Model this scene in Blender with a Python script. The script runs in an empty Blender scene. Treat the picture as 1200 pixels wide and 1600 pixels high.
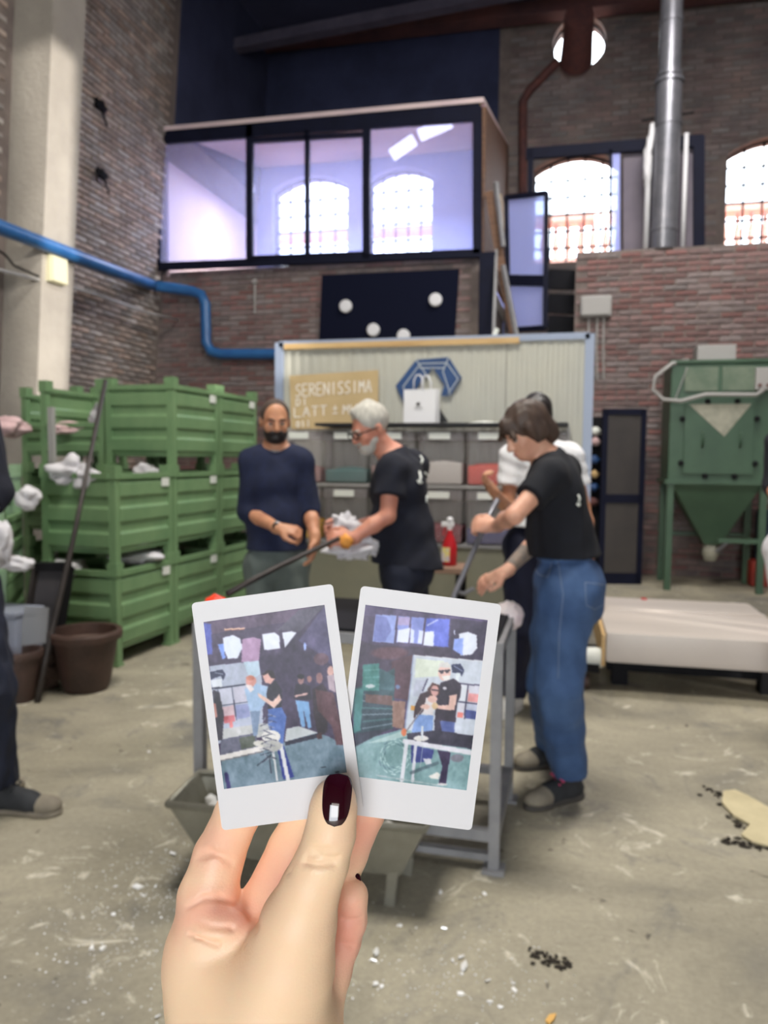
import bpy, bmesh, math, random
import numpy as np
from mathutils import Vector, Matrix
random.seed(7); rng = np.random.default_rng(7)
PI = math.pi
# ------------------------------------------------------------------ camera
F = 1200.0                       # focal length in pixels of the 1200x1600 frame
YAW, PITCH, ROLL, HC = math.radians(14), math.atan(85/1200), .009, 1.45
_f0 = Vector((-math.sin(YAW), math.cos(YAW), 0)); _z = Vector((0, 0, 1)); _r = Vector((math.cos(YAW), math.sin(YAW), 0))
FWD = (_f0*math.cos(PITCH) - _z*math.sin(PITCH)).normalized()
_u = (_f0*math.sin(PITCH) + _z*math.cos(PITCH)).normalized()
RIGHT = _r*math.cos(ROLL) + _u*math.sin(ROLL)
UP = _u*math.cos(ROLL) - _r*math.sin(ROLL)
EYE = Vector((0, 0, HC))
scene = bpy.context.scene
COL = scene.collection
cd = bpy.data.cameras.new('camera'); cam = bpy.data.objects.new('camera', cd); COL.objects.link(cam)
cam.matrix_world = Matrix.Translation(EYE) @ Matrix((RIGHT, UP, -FWD)).transposed().to_4x4()
cd.sensor_fit = 'VERTICAL'; cd.sensor_height = 36; cd.sensor_width = 27; cd.lens = 27
cd.clip_start = .02; cd.clip_end = 200
cd.dof.use_dof = True; cd.dof.focus_distance = .285; cd.dof.aperture_fstop = 18
scene.camera = cam
# ------------------------------------------------------------------ world, sun, large lights, exposure
w = bpy.data.worlds.new('world'); scene.world = w; w.use_nodes = True
bg = w.node_tree.nodes['Background']; bg.inputs[0].default_value = (.88, .94, 1.0, 1); bg.inputs[1].default_value = 7.5
def lamp(name, kind, loc, direction, energy, color=(1, 1, 1), size=1.0, size_y=None, spread=None):
    l = bpy.data.lights.new(name, kind); l.energy = energy; l.color = color
    if kind == 'AREA':
        l.shape = 'RECTANGLE'; l.size = size; l.size_y = size_y or size
        if spread: l.spread = spread
    if kind == 'SUN': l.angle = math.radians(.8)
    if kind == 'POINT': l.shadow_soft_size = size
    o = bpy.data.objects.new(name, l); COL.objects.link(o); o.location = loc
    o.rotation_euler = Vector(direction).to_track_quat('-Z', 'Y').to_euler(); return o
SUN_DIR = Vector((-.87, .38, -.16)).normalized()
lamp('sun', 'SUN', (0, 0, 15), SUN_DIR, 5, (1, .93, .84))
# area lights added for brightness: daylight from behind, two hall fills, an office fill
lamp('loading_door_daylight', 'AREA', (1.0, -5.6, 2.4), (-.08, 1, -.05), 95, (1, .95, .88), 3.4, 3.0)
lamp('hall_lamp', 'AREA', (-1.0, 2.6, 6.8), (.0, .22, -1), 350, (1, .95, .85), 1.8, 1.8)  # this and the next are added ceiling fills, no lamp hangs there
lamp('hall_lamp', 'AREA', (1.2, 6.6, 7.6), (0, .12, -1), 330, (1, .95, .90), 1.8, 1.8)
lamp('office_lamp', 'AREA', (-3.4, 11.4, 5.6), (0, 0, -1), 260, (1, .95, .97), 3.0, .5)  # fill added to brighten the office interior
scene.view_settings.view_transform = 'Standard'; scene.view_settings.look = 'None'
scene.view_settings.exposure = .0; scene.view_settings.gamma = 1; scene.view_settings.use_curve_mapping = False
# ------------------------------------------------------------------ helpers
def at(px, py, d):
    return EYE + FWD*d + RIGHT*((px-600)/F*d) + UP*(-(py-800)/F*d)
def atY(px, py, Y):
    r = at(px, py, 1) - EYE; return EYE + r*(Y/r.y)
def atX(px, py, X):
    r = at(px, py, 1) - EYE; return EYE + r*(X/r.x)
def atZ(px, py, Z=0):
    r = at(px, py, 1) - EYE; return EYE + r*((Z-HC)/r.z)
def lin(c):
    c = np.asarray(c, float)/255.
    return np.where(c <= .04045, c/12.92, ((c+.055)/1.055)**2.4)
def rgba(c): return (*[float(x) for x in lin(c)], 1)
MATS = {}
def mat(name, c, rough=.6, metal=0., var=None, scale=8., amt=.35, bump=0., bscale=60., spec=.5, rand=0., island=False,
        alpha=1., sss=0., coat=0., emit=None, estr=0., stretch=None, attr=None, trans=0.):
    m = bpy.data.materials.new(name); m.use_nodes = True; nt = m.node_tree; N = nt.nodes; L = nt.links
    b = N['Principled BSDF']; b.inputs['Roughness'].default_value = rough; b.inputs['Metallic'].default_value = metal
    b.inputs['Specular IOR Level'].default_value = spec
    b.inputs['Base Color'].default_value = rgba(c)
    out = None
    tc = N.new('ShaderNodeTexCoord'); mp = N.new('ShaderNodeMapping'); L.new(tc.outputs['Object'], mp.inputs[0])
    if stretch: mp.inputs['Scale'].default_value = stretch
    if attr:
        a = N.new('ShaderNodeAttribute'); a.attribute_name = attr; out = a.outputs['Color']
    if var is not None:
        nz = N.new('ShaderNodeTexNoise'); nz.inputs['Scale'].default_value = scale; nz.inputs['Detail'].default_value = 6; nz.inputs['Roughness'].default_value = .62
        L.new(mp.outputs[0], nz.inputs['Vector'])
        rp = N.new('ShaderNodeValToRGB'); rp.color_ramp.elements[0].position = .5-amt/2; rp.color_ramp.elements[1].position = .5+amt/2
        rp.color_ramp.elements[0].color = rgba(c); rp.color_ramp.elements[1].color = rgba(var)
        L.new(nz.outputs[0], rp.inputs[0]); out = rp.outputs[0]
    if rand:
        if island: g = N.new('ShaderNodeNewGeometry'); r = g.outputs['Random Per Island']
        else: g = N.new('ShaderNodeObjectInfo'); r = g.outputs['Random']
        hs = N.new('ShaderNodeHueSaturation'); mr = N.new('ShaderNodeMapRange')
        mr.inputs[3].default_value = 1-rand; mr.inputs[4].default_value = 1+rand; L.new(r, mr.inputs[0]); L.new(mr.outputs[0], hs.inputs['Value'])
        m2 = N.new('ShaderNodeMath'); m2.operation = 'MULTIPLY'; m2.inputs[1].default_value = 7.13; L.new(r, m2.inputs[0])
        m3 = N.new('ShaderNodeMath'); m3.operation = 'FRACT'; L.new(m2.outputs[0], m3.inputs[0])
        mr2 = N.new('ShaderNodeMapRange'); mr2.inputs[3].default_value = .35; mr2.inputs[4].default_value = 1.25; L.new(m3.outputs[0], mr2.inputs[0]); L.new(mr2.outputs[0], hs.inputs['Saturation'])
        if out: L.new(out, hs.inputs['Color'])
        else: hs.inputs['Color'].default_value = rgba(c)
        out = hs.outputs[0]
    if out: L.new(out, b.inputs['Base Color'])
    if bump:
        n2 = N.new('ShaderNodeTexNoise'); n2.inputs['Scale'].default_value = bscale; n2.inputs['Detail'].default_value = 5
        L.new(mp.outputs[0], n2.inputs['Vector']); bp = N.new('ShaderNodeBump'); bp.inputs['Strength'].default_value = bump; bp.inputs['Distance'].default_value = .02
        L.new(n2.outputs[0], bp.inputs['Height']); L.new(bp.outputs[0], b.inputs['Normal'])
    if alpha < 1: b.inputs['Alpha'].default_value = alpha
    if trans: b.inputs['Transmission Weight'].default_value = trans
    if sss:
        b.inputs['Subsurface Weight'].default_value = sss; b.inputs['Subsurface Radius'].default_value = (1, .35, .2); b.inputs['Subsurface Scale'].default_value = .006
    if coat: b.inputs['Coat Weight'].default_value = coat; b.inputs['Coat Roughness'].default_value = .04
    if emit: b.inputs['Emission Color'].default_value = rgba(emit); b.inputs['Emission Strength'].default_value = estr
    MATS[name] = m; return m
class M:
    """collects shapes, linked later as ONE mesh"""
    def __init__(s): s.v = []; s.f = []
    def add(s, vs, fs):
        n = len(s.v); s.v += [tuple(v) for v in vs]; s.f += [tuple(i+n for i in f) for f in fs]; return s
    def hexa(s, p):   # 8 points: bottom 4 ccw, top 4
        return s.add(p, [(3, 2, 1, 0), (4, 5, 6, 7), (0, 1, 5, 4), (1, 2, 6, 5), (2, 3, 7, 6), (3, 0, 4, 7)])
    def box(s, a, b):
        (x0, y0, z0), (x1, y1, z1) = a, b
        return s.hexa([(x0, y0, z0), (x1, y0, z0), (x1, y1, z0), (x0, y1, z0), (x0, y0, z1), (x1, y0, z1), (x1, y1, z1), (x0, y1, z1)])
    def rbox(s, a, b, r=.01):   # box with chamfered edges
        bm = bmesh.new(); m = M().box(a, b)
        vs = [bm.verts.new(v) for v in m.v]; [bm.faces.new([vs[i] for i in f]) for f in m.f]
        bmesh.ops.bevel(bm, geom=bm.edges[:], offset=r, segments=2, affect='EDGES', profile=.6)
        bm.verts.index_update(); s.add([v.co for v in bm.verts], [[v.index for v in f.verts] for f in bm.faces]); bm.free(); return s
    def bar(s, a, b, w, h=None, up=(0, 0, 1)):
        a, b = Vector(a), Vector(b); h = h or w; d = (b-a).normalized(); up = Vector(up)
        if abs(d.dot(up)) > .99: up = Vector((0, 1, 0))
        x = d.cross(up).normalized()*(w/2); y = x.cross(d).normalized()*(h/2)
        return s.hexa([a-x-y, a+x-y, a+x+y, a-x+y, b-x-y, b+x-y, b+x+y, b-x+y])
    def tube(s, pts, r, n=10, cap=True):
        pts = [Vector(p) for p in pts]; rs = r if isinstance(r, (list, tuple)) else [r]*len(pts)
        n0 = len(s.v); prev = None; k = len(pts)
        for i, p in enumerate(pts):
            d = (pts[min(i+1, k-1)]-pts[max(i-1, 0)]).normalized()
            if prev is None:
                x = d.orthogonal().normalized()
            else:
                x = (prev - d*prev.dot(d)).normalized()
            prev = x; y = d.cross(x)
            for j in range(n):
                t = 2*PI*j/n; s.v.append(tuple(p + (x*math.cos(t)+y*math.sin(t))*rs[i]))
        for i in range(k-1):
            for j in range(n):
                a = n0+i*n+j; b = n0+i*n+(j+1) % n; s.f.append((a, b, b+n, a+n))
        if cap:
            s.f.append(tuple(n0+j for j in range(n))[::-1]); s.f.append(tuple(n0+(k-1)*n+j for j in range(n)))
        return s
    def lathe(s, prof, c=(0, 0, 0), n=28, axis=None, caps=(1, 1)):
        n0 = len(s.v); c = Vector(c); q = Vector(axis).normalized().to_track_quat('Z', 'Y') if axis is not None else None
        for r, z in prof:
            for j in range(n):
                t = 2*PI*j/n; p = Vector((r*math.cos(t), r*math.sin(t), z)); p = q @ p if q else p; s.v.append(tuple(c+p))
        for i in range(len(prof)-1):
            for j in range(n):
                a = n0+i*n+j; b = n0+i*n+(j+1) % n; s.f.append((a, b, b+n, a+n))
        if caps[0]: s.f.append(tuple(n0+j for j in range(n))[::-1])
        if caps[1]: s.f.append(tuple(n0+(len(prof)-1)*n+j for j in range(n)))
        return s
    def prism(s, poly, e):   # planar polygon (3-D points) extruded by vector e
        e = Vector(e); n = len(poly); p = [Vector(q) for q in poly]
        vs = p + [q+e for q in p]
        return s.add(vs, [tuple(range(n))[::-1], tuple(range(n, 2*n))] + [(i, (i+1) % n, (i+1) % n+n, i+n) for i in range(n)])
    def blob(s, c, r, seed=0, amp=.25, sub=3, freq=3., squash=None):
        from mathutils import noise
        bm = bmesh.new(); bmesh.ops.create_icosphere(bm, subdivisions=sub, radius=1)
        r = Vector(r) if not isinstance(r, (int, float)) else Vector((r, r, r)); o = Vector((seed*7.3, seed*3.1, seed*1.7))
        for v in bm.verts:
            n = v.co.copy(); k = 1 + amp*noise.noise(n*freq+o)*1.6 + amp*.5*noise.noise(n*freq*2.7+o)
            p = Vector((n.x*r.x, n.y*r.y, n.z*r.z))*k
            if squash is not None and p.z < squash: p.z = squash
            v.co = p + Vector(c)
        bm.verts.index_update(); s.add([v.co for v in bm.verts], [[v.index for v in f.verts] for f in bm.faces]); bm.free(); return s
def mk(name, m, material, parent=None, world=False, smooth=False, label=None, kind=None):
    me = bpy.data.meshes.new(name)
    vs = m.v
    if world and parent is not None:
        l = parent.location; vs = [(v[0]-l.x, v[1]-l.y, v[2]-l.z) for v in vs]
    me.from_pydata([tuple(v) for v in vs], [], m.f)
    if smooth is not False:
        me.polygons.foreach_set('use_smooth', [True]*len(me.polygons))
        if smooth is not True:
            try: me.set_sharp_from_angle(angle=math.radians(smooth))
            except Exception: pass
    if material: me.materials.append(material)
    o = bpy.data.objects.new(name, me); COL.objects.link(o)
    if parent is not None: o.parent = parent
    if label: o['label'] = label
    if kind: o['kind'] = kind
    return o
def fixn(o):
    bm = bmesh.new(); bm.from_mesh(o.data); bmesh.ops.recalc_face_normals(bm, faces=bm.faces[:]); bm.to_mesh(o.data); bm.free(); return o
def tag(o, label, cat, group=None):
    o['label'] = label; o['category'] = cat
    if group: o['group'] = group
    return o
def thing(name, label, cat, loc=(0, 0, 0), rotz=0, group=None):
    o = bpy.data.objects.new(name, None); COL.objects.link(o); o.location = loc; o.rotation_euler = (0, 0, rotz); o.empty_display_size = .1
    return tag(o, label, cat, group)
KIDS = {}
def copy_tree(o, loc=None, rotz=None, label=None, parent=None):
    c = o.copy(); COL.objects.link(c); c.parent = parent
    if loc is not None: c.location = loc
    if rotz is not None: c.rotation_euler = (0, 0, rotz)
    if label: c['label'] = label
    for ch in list(o.children): copy_tree(ch, parent=c)
    return c
def struct(name, m, material, smooth=False):
    return mk(name, m, material, kind='structure', smooth=smooth)
# ------------------------------------------------------------------ signed distance sculpting (polygonised with surface nets)
class SDF:
    def __init__(s, lo, hi, h):
        s.lo = np.array(lo, float); s.h = h; s.n = np.ceil((np.array(hi)-s.lo)/h).astype(int)+1
        s.g = np.full(s.n, 1e3, np.float32)
    def _sl(s, lo, hi):
        a = np.clip(np.floor((np.array(lo)-s.lo)/s.h).astype(int), 0, s.n); b = np.clip(np.ceil((np.array(hi)-s.lo)/s.h).astype(int)+1, 0, s.n)
        if (b <= a).any(): return None, None
        ax = [s.lo[i]+s.h*np.arange(a[i], b[i]) for i in range(3)]
        X = np.meshgrid(*ax, indexing='ij', sparse=True)
        return tuple(slice(a[i], b[i]) for i in range(3)), [x.astype(np.float32) for x in X]
    def _mix(s, sl, d, k, op):
        g = s.g[sl]
        if op == 'add':
            if k <= 0: s.g[sl] = np.minimum(g, d); return
            hh = np.clip(.5+.5*(g-d)/k, 0, 1); r = g*(1-hh)+d*hh - k*hh*(1-hh)
            s.g[sl] = np.where(g > 500, d, r)
        else:
            d = -d; k = max(k, 1e-5); hh = np.clip(.5-.5*(g-d)/k, 0, 1); s.g[sl] = g*(1-hh)+d*hh + k*hh*(1-hh)
    def cone(s, a, b, ra, rb, k=.02, op='add', capa=False, capb=False, sc=None):
        a = np.array(a, float); b = np.array(b, float); R = max(ra, rb)+k*1.5+2*s.h
        sl, X = s._sl(np.minimum(a, b)-R, np.maximum(a, b)+R)
        if sl is None: return s
        ba = b-a; L = float(ba@ba)+1e-12
        p = [X[i]-a[i] for i in range(3)]
        tt = (p[0]*ba[0]+p[1]*ba[1]+p[2]*ba[2])/L; t = np.clip(tt, 0, 1)
        d = np.sqrt((p[0]-t*ba[0])**2+(p[1]-t*ba[1])**2+(p[2]-t*ba[2])**2) - (ra+(rb-ra)*t)
        Ln = math.sqrt(L)
        if capb: d = np.maximum(d, (tt-1)*Ln)
        if capa: d = np.maximum(d, -tt*Ln)
        s._mix(sl, d, k, op); return s
    def ell(s, c, r, R=None, k=.02, op='add'):   # R rows: axes
        c = np.array(c, float); m = max(r)+k*1.5+2*s.h
        sl, X = s._sl(c-m, c+m)
        if sl is None: return s
        p = [X[i]-c[i] for i in range(3)]
        if R is None: q = p
        else: q = [p[0]*A[0]+p[1]*A[1]+p[2]*A[2] for A in R]
        k0 = np.sqrt(sum((q[i]/r[i])**2 for i in range(3))); k1 = np.sqrt(sum((q[i]/r[i]**2)**2 for i in range(3)))+1e-9
        s._mix(sl, k0*(k0-1)/k1, k, op); return s
    def cut(s, c, n, k=0):   # removes the side the normal points to
        ax = [s.lo[i]+s.h*np.arange(s.n[i]) for i in range(3)]; X = np.meshgrid(*ax, indexing='ij', sparse=True)
        n = np.array(n, float); n /= np.linalg.norm(n)
        d = (X[0]-c[0])*n[0]+(X[1]-c[1])*n[1]+(X[2]-c[2])*n[2]
        s.g = np.maximum(s.g, d.astype(np.float32)); return s
    def wave(s, amp, f, seed=0, dirs=5, zs=.35):   # folds in cloth
        r = np.random.default_rng(seed); ax = [s.lo[i]+s.h*np.arange(s.n[i]) for i in range(3)]; X = np.meshgrid(*ax, indexing='ij', sparse=True)
        w = 0
        for i in range(dirs):
            v = r.normal(size=3); v[2] *= zs; v /= np.linalg.norm(v); ff = f*r.uniform(.6, 1.6); w = w+np.sin((X[0]*v[0]+X[1]*v[1]+X[2]*v[2])*ff+r.uniform(0, 6))
        s.g = np.where(s.g < 500, s.g+(amp*w/math.sqrt(dirs)).astype(np.float32), s.g); return s
    def mesh(s):
        v = s.g; ins = v < 0; nx, ny, nz = v.shape
        cnt = np.zeros((nx-1, ny-1, nz-1), np.int8)
        offs = [(i, j, k) for i in (0, 1) for j in (0, 1) for k in (0, 1)]
        for o in offs: cnt += ins[o[0]:nx-1+o[0], o[1]:ny-1+o[1], o[2]:nz-1+o[2]]
        act = np.argwhere((cnt > 0) & (cnt < 8)); A = act.shape[0]
        pos = np.zeros((A, 3)); num = np.zeros(A)
        for o in offs:
            for ax in range(3):
                if o[ax]: continue
                o2 = list(o); o2[ax] = 1
                a = v[act[:, 0]+o[0], act[:, 1]+o[1], act[:, 2]+o[2]]; b = v[act[:, 0]+o2[0], act[:, 1]+o2[1], act[:, 2]+o2[2]]
                m = (a < 0) != (b < 0); t = np.where(m, a/(a-b+1e-12), 0)
                for q in range(3):
                    pos[:, q] += np.where(m, o[q]+(t if q == ax else 0), 0)
                num += m
        P = (act + pos/num[:, None])*s.h + s.lo
        idx = -np.ones(cnt.shape, np.int64); idx[act[:, 0], act[:, 1], act[:, 2]] = np.arange(A)
        Fs = []
        for ax in range(3):
            u, w_ = [(1, 2), (2, 0), (0, 1)][ax]
            sa = [slice(None)]*3; sb = [slice(None)]*3; sa[ax] = slice(0, -1); sb[ax] = slice(1, None)
            A0 = ins[tuple(sa)]; B0 = ins[tuple(sb)]; e = np.argwhere(A0 != B0)
            lim = np.array(v.shape)
            ok = (e[:, u] > 0) & (e[:, u] < lim[u]-1) & (e[:, w_] > 0) & (e[:, w_] < lim[w_]-1); e = e[ok]
            f = A0[e[:, 0], e[:, 1], e[:, 2]]
            def cell(du, dw):
                c = e.copy(); c[:, u] -= du; c[:, w_] -= dw; return idx[c[:, 0], c[:, 1], c[:, 2]]
            q = np.stack([cell(1, 1), cell(0, 1), cell(0, 0), cell(1, 0)], 1)
            q = np.where(f[:, None], q, q[:, ::-1]); Fs.append(q)
        return P, np.concatenate(Fs)
    def obj(s, name, material, parent=None, xf=None, world=True, label=None):
        P, Q = s.mesh()
        if xf is not None: P = xf(P)
        if world and parent is not None: P = P-np.array(parent.location)
        me = bpy.data.meshes.new(name); me.vertices.add(len(P)); me.vertices.foreach_set('co', P.astype(np.float32).ravel())
        me.loops.add(Q.size); me.loops.foreach_set('vertex_index', Q.ravel().astype(np.int32))
        me.polygons.add(len(Q)); me.polygons.foreach_set('loop_start', np.arange(0, Q.size, 4, dtype=np.int32))
        me.polygons.foreach_set('loop_total', np.full(len(Q), 4, np.int32)); me.polygons.foreach_set('use_smooth', np.ones(len(Q), bool))
        me.update(calc_edges=True); me.validate()
        if material: me.materials.append(material)
        o = bpy.data.objects.new(name, me); COL.objects.link(o)
        if parent is not None: o.parent = parent
        if label: o['label'] = label
        return o
# ------------------------------------------------------------------ materials
brick_pal = dict(rough=.9, bump=.5, bscale=40)
mat('brick', (142, 110, 106), var=(112, 90, 90), scale=7, rand=.22, rough=.9, bump=.6, bscale=40)
mat('brick_mass', (142, 110, 106), var=(112, 90, 90), scale=7, rand=.22, island=True, rough=.9, bump=.6, bscale=40)
mat('brick_grey', (178, 162, 152), var=(142, 128, 122), scale=5, rand=.28, rough=.95, bump=.6, bscale=40)
mat('brick_grey_mass', (178, 162, 152), var=(142, 128, 122), scale=5, rand=.28, island=True, rough=.95, bump=.6, bscale=40)
mat('brick_upper', (142, 126, 122), var=(106, 96, 98), scale=1.2, rand=.2, island=True, rough=.95)
mat('mortar', (136, 124, 118), var=(104, 94, 92), scale=3, rough=.95, bump=.5)
mat('soot_plaster', (56, 62, 92), var=(40, 46, 72), scale=1.1, rough=.95)  # navy puts the deep shade and haze under the roof into the colour
mat('office_plaster', (160, 174, 226), var=(140, 156, 218), scale=1.5, rough=.8)
mat('office_ceiling', (226, 206, 204), var=(205, 184, 190), scale=1.2, rough=.8)
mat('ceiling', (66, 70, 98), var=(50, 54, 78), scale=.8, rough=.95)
mat('beam', (88, 84, 100), var=(66, 62, 78), scale=2, rough=.9)
mat('beam_rust', (112, 72, 68), var=(78, 56, 60), scale=2, rough=.9)
mat('plaster', (176, 170, 160), var=(148, 142, 134), scale=1.6, amt=.5, rough=.9, bump=.4, bscale=20)
mat('navy_metal', (12, 15, 34), var=(16, 20, 42), scale=5, rough=.7, spec=.2)
mat('black_metal', (14, 14, 19), var=(22, 22, 26), scale=6, rough=.75, spec=.2)
mat('pale_wood', (214, 182, 130), var=(186, 150, 100), scale=3, stretch=(.6, 6, 6), rough=.6)
mat('brown_wood', (120, 88, 66), var=(92, 66, 52), scale=3, stretch=(1, 8, 8), rough=.7)
mat('blue_pipe', (52, 112, 172), var=(40, 92, 150), scale=4, rough=.35)
mat('steel', (140, 140, 148), var=(112, 114, 122), scale=4, rough=.35, metal=.5)
mat('grey_paint', (148, 148, 150), var=(126, 126, 130), scale=8, rough=.45)
mat('white_paint', (226, 226, 230), rough=.5)
mat('offwhite_plastic', (212, 208, 176), rough=.5)
mat('grey_plastic', (160, 158, 156), rough=.5)
mat('rust_pipe', (110, 66, 60), var=(80, 52, 54), rough=.8)
mat('terracotta', (232, 184, 160), var=(214, 164, 142), scale=3, rough=.9)
def glass_mat(name, tint, haze, gl=.12, rough=.03):
    m = bpy.data.materials.new(name); m.use_nodes = True; nt = m.node_tree; N = nt.nodes; L = nt.links; N.remove(N['Principled BSDF'])
    t = N.new('ShaderNodeBsdfTransparent'); t.inputs[0].default_value = (*tint, 1)
    g = N.new('ShaderNodeBsdfGlossy'); g.inputs['Roughness'].default_value = rough
    d = N.new('ShaderNodeBsdfDiffuse'); d.inputs[0].default_value = rgba((185, 190, 225))
    tr = N.new('ShaderNodeBsdfTranslucent'); tr.inputs[0].default_value = rgba((190, 195, 235))
    a = N.new('ShaderNodeAddShader'); L.new(d.outputs[0], a.inputs[0]); L.new(tr.outputs[0], a.inputs[1])
    m1 = N.new('ShaderNodeMixShader'); m1.inputs[0].default_value = gl; L.new(t.outputs[0], m1.inputs[1]); L.new(g.outputs[0], m1.inputs[2])
    m2 = N.new('ShaderNodeMixShader'); m2.inputs[0].default_value = haze; L.new(m1.outputs[0], m2.inputs[1]); L.new(a.outputs[0], m2.inputs[2])
    L.new(m2.outputs[0], N['Material Output'].inputs[0]); MATS[name] = m; return m
glass_mat('office_glass', (.84, .88, 1), .14, .06); glass_mat('door_glass', (.75, .82, 1), .5, .08); glass_mat('window_glass', (.95, .97, 1), .03, .06)  # milky lilac of the door glass carries its sky reflections
# floor
def floor_mat():
    m = mat('floor', (158, 152, 136), rough=.62, spec=.4); nt = m.node_tree; N = nt.nodes; L = nt.links; b = N['Principled BSDF']
    tc = [n for n in N if n.type == 'TEX_COORD'][0]
    def noise(sc, det=6, ro=.6, dist=0.):
        n = N.new('ShaderNodeTexNoise'); n.inputs['Scale'].default_value = sc; n.inputs['Detail'].default_value = det; n.inputs['Roughness'].default_value = ro; n.inputs['Distortion'].default_value = dist
        L.new(tc.outputs['Object'], n.inputs['Vector']); return n
    def ramp(n, stops):
        r = N.new('ShaderNodeValToRGB'); e = r.color_ramp.elements
        while len(e) < len(stops): e.new(.5)
        for i, (p, c) in enumerate(stops): e[i].position = p; e[i].color = c if len(c) == 4 else rgba(c)
        L.new(n.outputs[0], r.inputs[0]); return r
    def mix(f, a, c, mode='MIX', k=None):
        x = N.new('ShaderNodeMix'); x.data_type = 'RGBA'; x.blend_type = mode
        if k is not None: x.inputs[0].default_value = k
        if f is not None: L.new(f, x.inputs[0])
        for s, i in ((a, 6), (c, 7)):
            if isinstance(s, tuple): x.inputs[i].default_value = rgba(s)
            else: L.new(s, x.inputs[i])
        return x.outputs[2]
    base = ramp(noise(.9, 8, .65, .6), [(.30, (134, 131, 124)), (.44, (172, 165, 146)), (.56, (196, 188, 166)), (.7, (148, 146, 140))])
    fine = ramp(noise(45, 4, .7), [(.3, (150, 150, 150)), (.7, (205, 205, 205))])
    c = mix(None, base.outputs[0], fine.outputs[0], 'MULTIPLY', .55)
    st = ramp(noise(2.3, 7, .7, 1.2), [(.56, (0, 0, 0, 1)), (.70, (.8, .8, .8, 1))])
    c = mix(st.outputs[0], c, (104, 104, 104))
    pale = ramp(noise(3.7, 9, .75, 2.2), [(.58, (0, 0, 0, 1)), (.66, (.8, .8, .8, 1))])
    c = mix(pale.outputs[0], c, (222, 216, 200))
    sp = ramp(noise(11, 6, .6, 1.), [(.67, (0, 0, 0, 1)), (.72, (1, 1, 1, 1))])
    c = mix(sp.outputs[0], c, (70, 66, 60))
    L.new(c, b.inputs['Base Color'])
    bp = N.new('ShaderNodeBump'); bp.inputs['Strength'].default_value = .25; bp.inputs['Distance'].default_value = .01
    L.new(noise(30, 8, .7).outputs[0], bp.inputs['Height']); L.new(bp.outputs[0], b.inputs['Normal']); return m
floor_mat()
G = MATS
# ------------------------------------------------------------------ shell
YB, YL = 13.2, 10.1
def lean(z): return .075*(z-2)
XW = -5.97
struct('floor', M().box((-7.2, -6, -.2), (7, 13.6, 0)), G['floor'])
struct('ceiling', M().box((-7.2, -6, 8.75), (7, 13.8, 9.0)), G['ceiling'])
def leanbox(x0, x1, y0, y1, z0, z1):
    a, b = lean(z0), lean(z1)
    return M().hexa([(x0+a, y0, z0), (x1+a, y0, z0), (x1+a, y1, z0), (x0+a, y1, z0), (x0+b, y0, z1), (x1+b, y0, z1), (x1+b, y1, z1), (x0+b, y1, z1)])
wall_left = struct('wall_left', leanbox(XW-.9, XW, -6, 13.6, 0, 8.75), G['mortar'])
struct('trim_1', leanbox(XW-.1, -5.52, 7.0, 7.52, 0, 8.75), G['plaster'])
# right side wall, out of view; slots added and shaped to throw the sun patches
wr = M()
wr.box((6.5, -6, 0), (6.6, 1.66, 8.75)).box((6.5, 2.26, 0), (6.6, 2.72, 8.75)).box((6.5, 1.66, 0), (6.6, 2.26, 3.75)).box((6.5, 1.66, 7.8), (6.6, 2.26, 8.75))
wr.box((6.5, 2.72, 0), (6.6, 3.1, .95)).box((6.5, 2.72, 1.6), (6.6, 3.1, 8.75)).box((6.5, 2.86, .95), (6.6, 2.98, 1.6)).box((6.5, 3.1, 0), (6.6, 13.6, 8.75))
struct('wall_right', wr, G['mortar'])
fw = struct('wall_front', M().box((-7, -6.1, 0), (-1.4, -6, 8.75)).box((2.6, -6.1, 0), (6.6, -6, 8.75)).box((-1.4, -6.1, 3.6), (2.6, -6, 8.75)), G['mortar'])
# lower front walls of the annex and the mezzanine they carry
wl = struct('wall_annex_left', M().box((-6.2, YL, 0), (-1.24, YL+.35, 4.06)), G['mortar'])
wrt = struct('wall_annex_right', M().box((-.07, YL, 0), (6.5, YL+.35, 4.03)), G['mortar'])
struct('floor_mezzanine', M().box((-6.2, YL+.35, 3.75), (-1.24, YB, 3.95)).box((-.07, YL+.35, 3.75), (6.5, YB, 3.95)), G['plaster'])
struct('wall_recess', M().box((-1.5, YL+.35, 0), (-1.26, YB, 3.75)).box((-.05, YL+.35, 0), (.15, YB, 3.75)), G['mortar'])
# back wall with arched windows
WIN = [(-5.41, -4.00, 4.68, 6.42), (-3.62, -2.50, 4.68, 6.42), (-.80, .56, 4.68, 6.42), (2.16, 3.55, 4.68, 6.42)]
def arch(x0, x1, z0, z1, rise=.16, n=10):
    h = rise*(x1-x0); pts = [(x0, z0), (x1, z0)]
    for i in range(n+1):
        t = i/n; x = x1+(x0-x1)*t; pts.append((x, z1-h+h*(1-(2*t-1)**2)))
    return pts
OC = (-.13, 8.13, .42)
def circ(cx, cz, r, n=28): return [(cx+r*math.cos(2*PI*i/n), cz+r*math.sin(2*PI*i/n)) for i in range(n)]
from mathutils.geometry import tessellate_polygon
def holed(outer, holes, Y0, Y1):
    m = M(); loops = [outer]+holes; flat = [p for l in loops for p in l]
    tri = tessellate_polygon([[Vector((p[0], p[1], 0)) for p in l] for l in loops]); n = len(flat)
    m.add([(p[0], Y0, p[1]) for p in flat]+[(p[0], Y1, p[1]) for p in flat], [tuple(t) for t in tri]+[tuple(i+n for i in t[::-1]) for t in tri])
    k = 0
    for l in loops:
        c = len(l)
        for i in range(c): a, b = k+i, k+(i+1) % c; m.f.append((a, b, b+n, a+n))
        k += c
    return m
xs = -1.24
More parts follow.
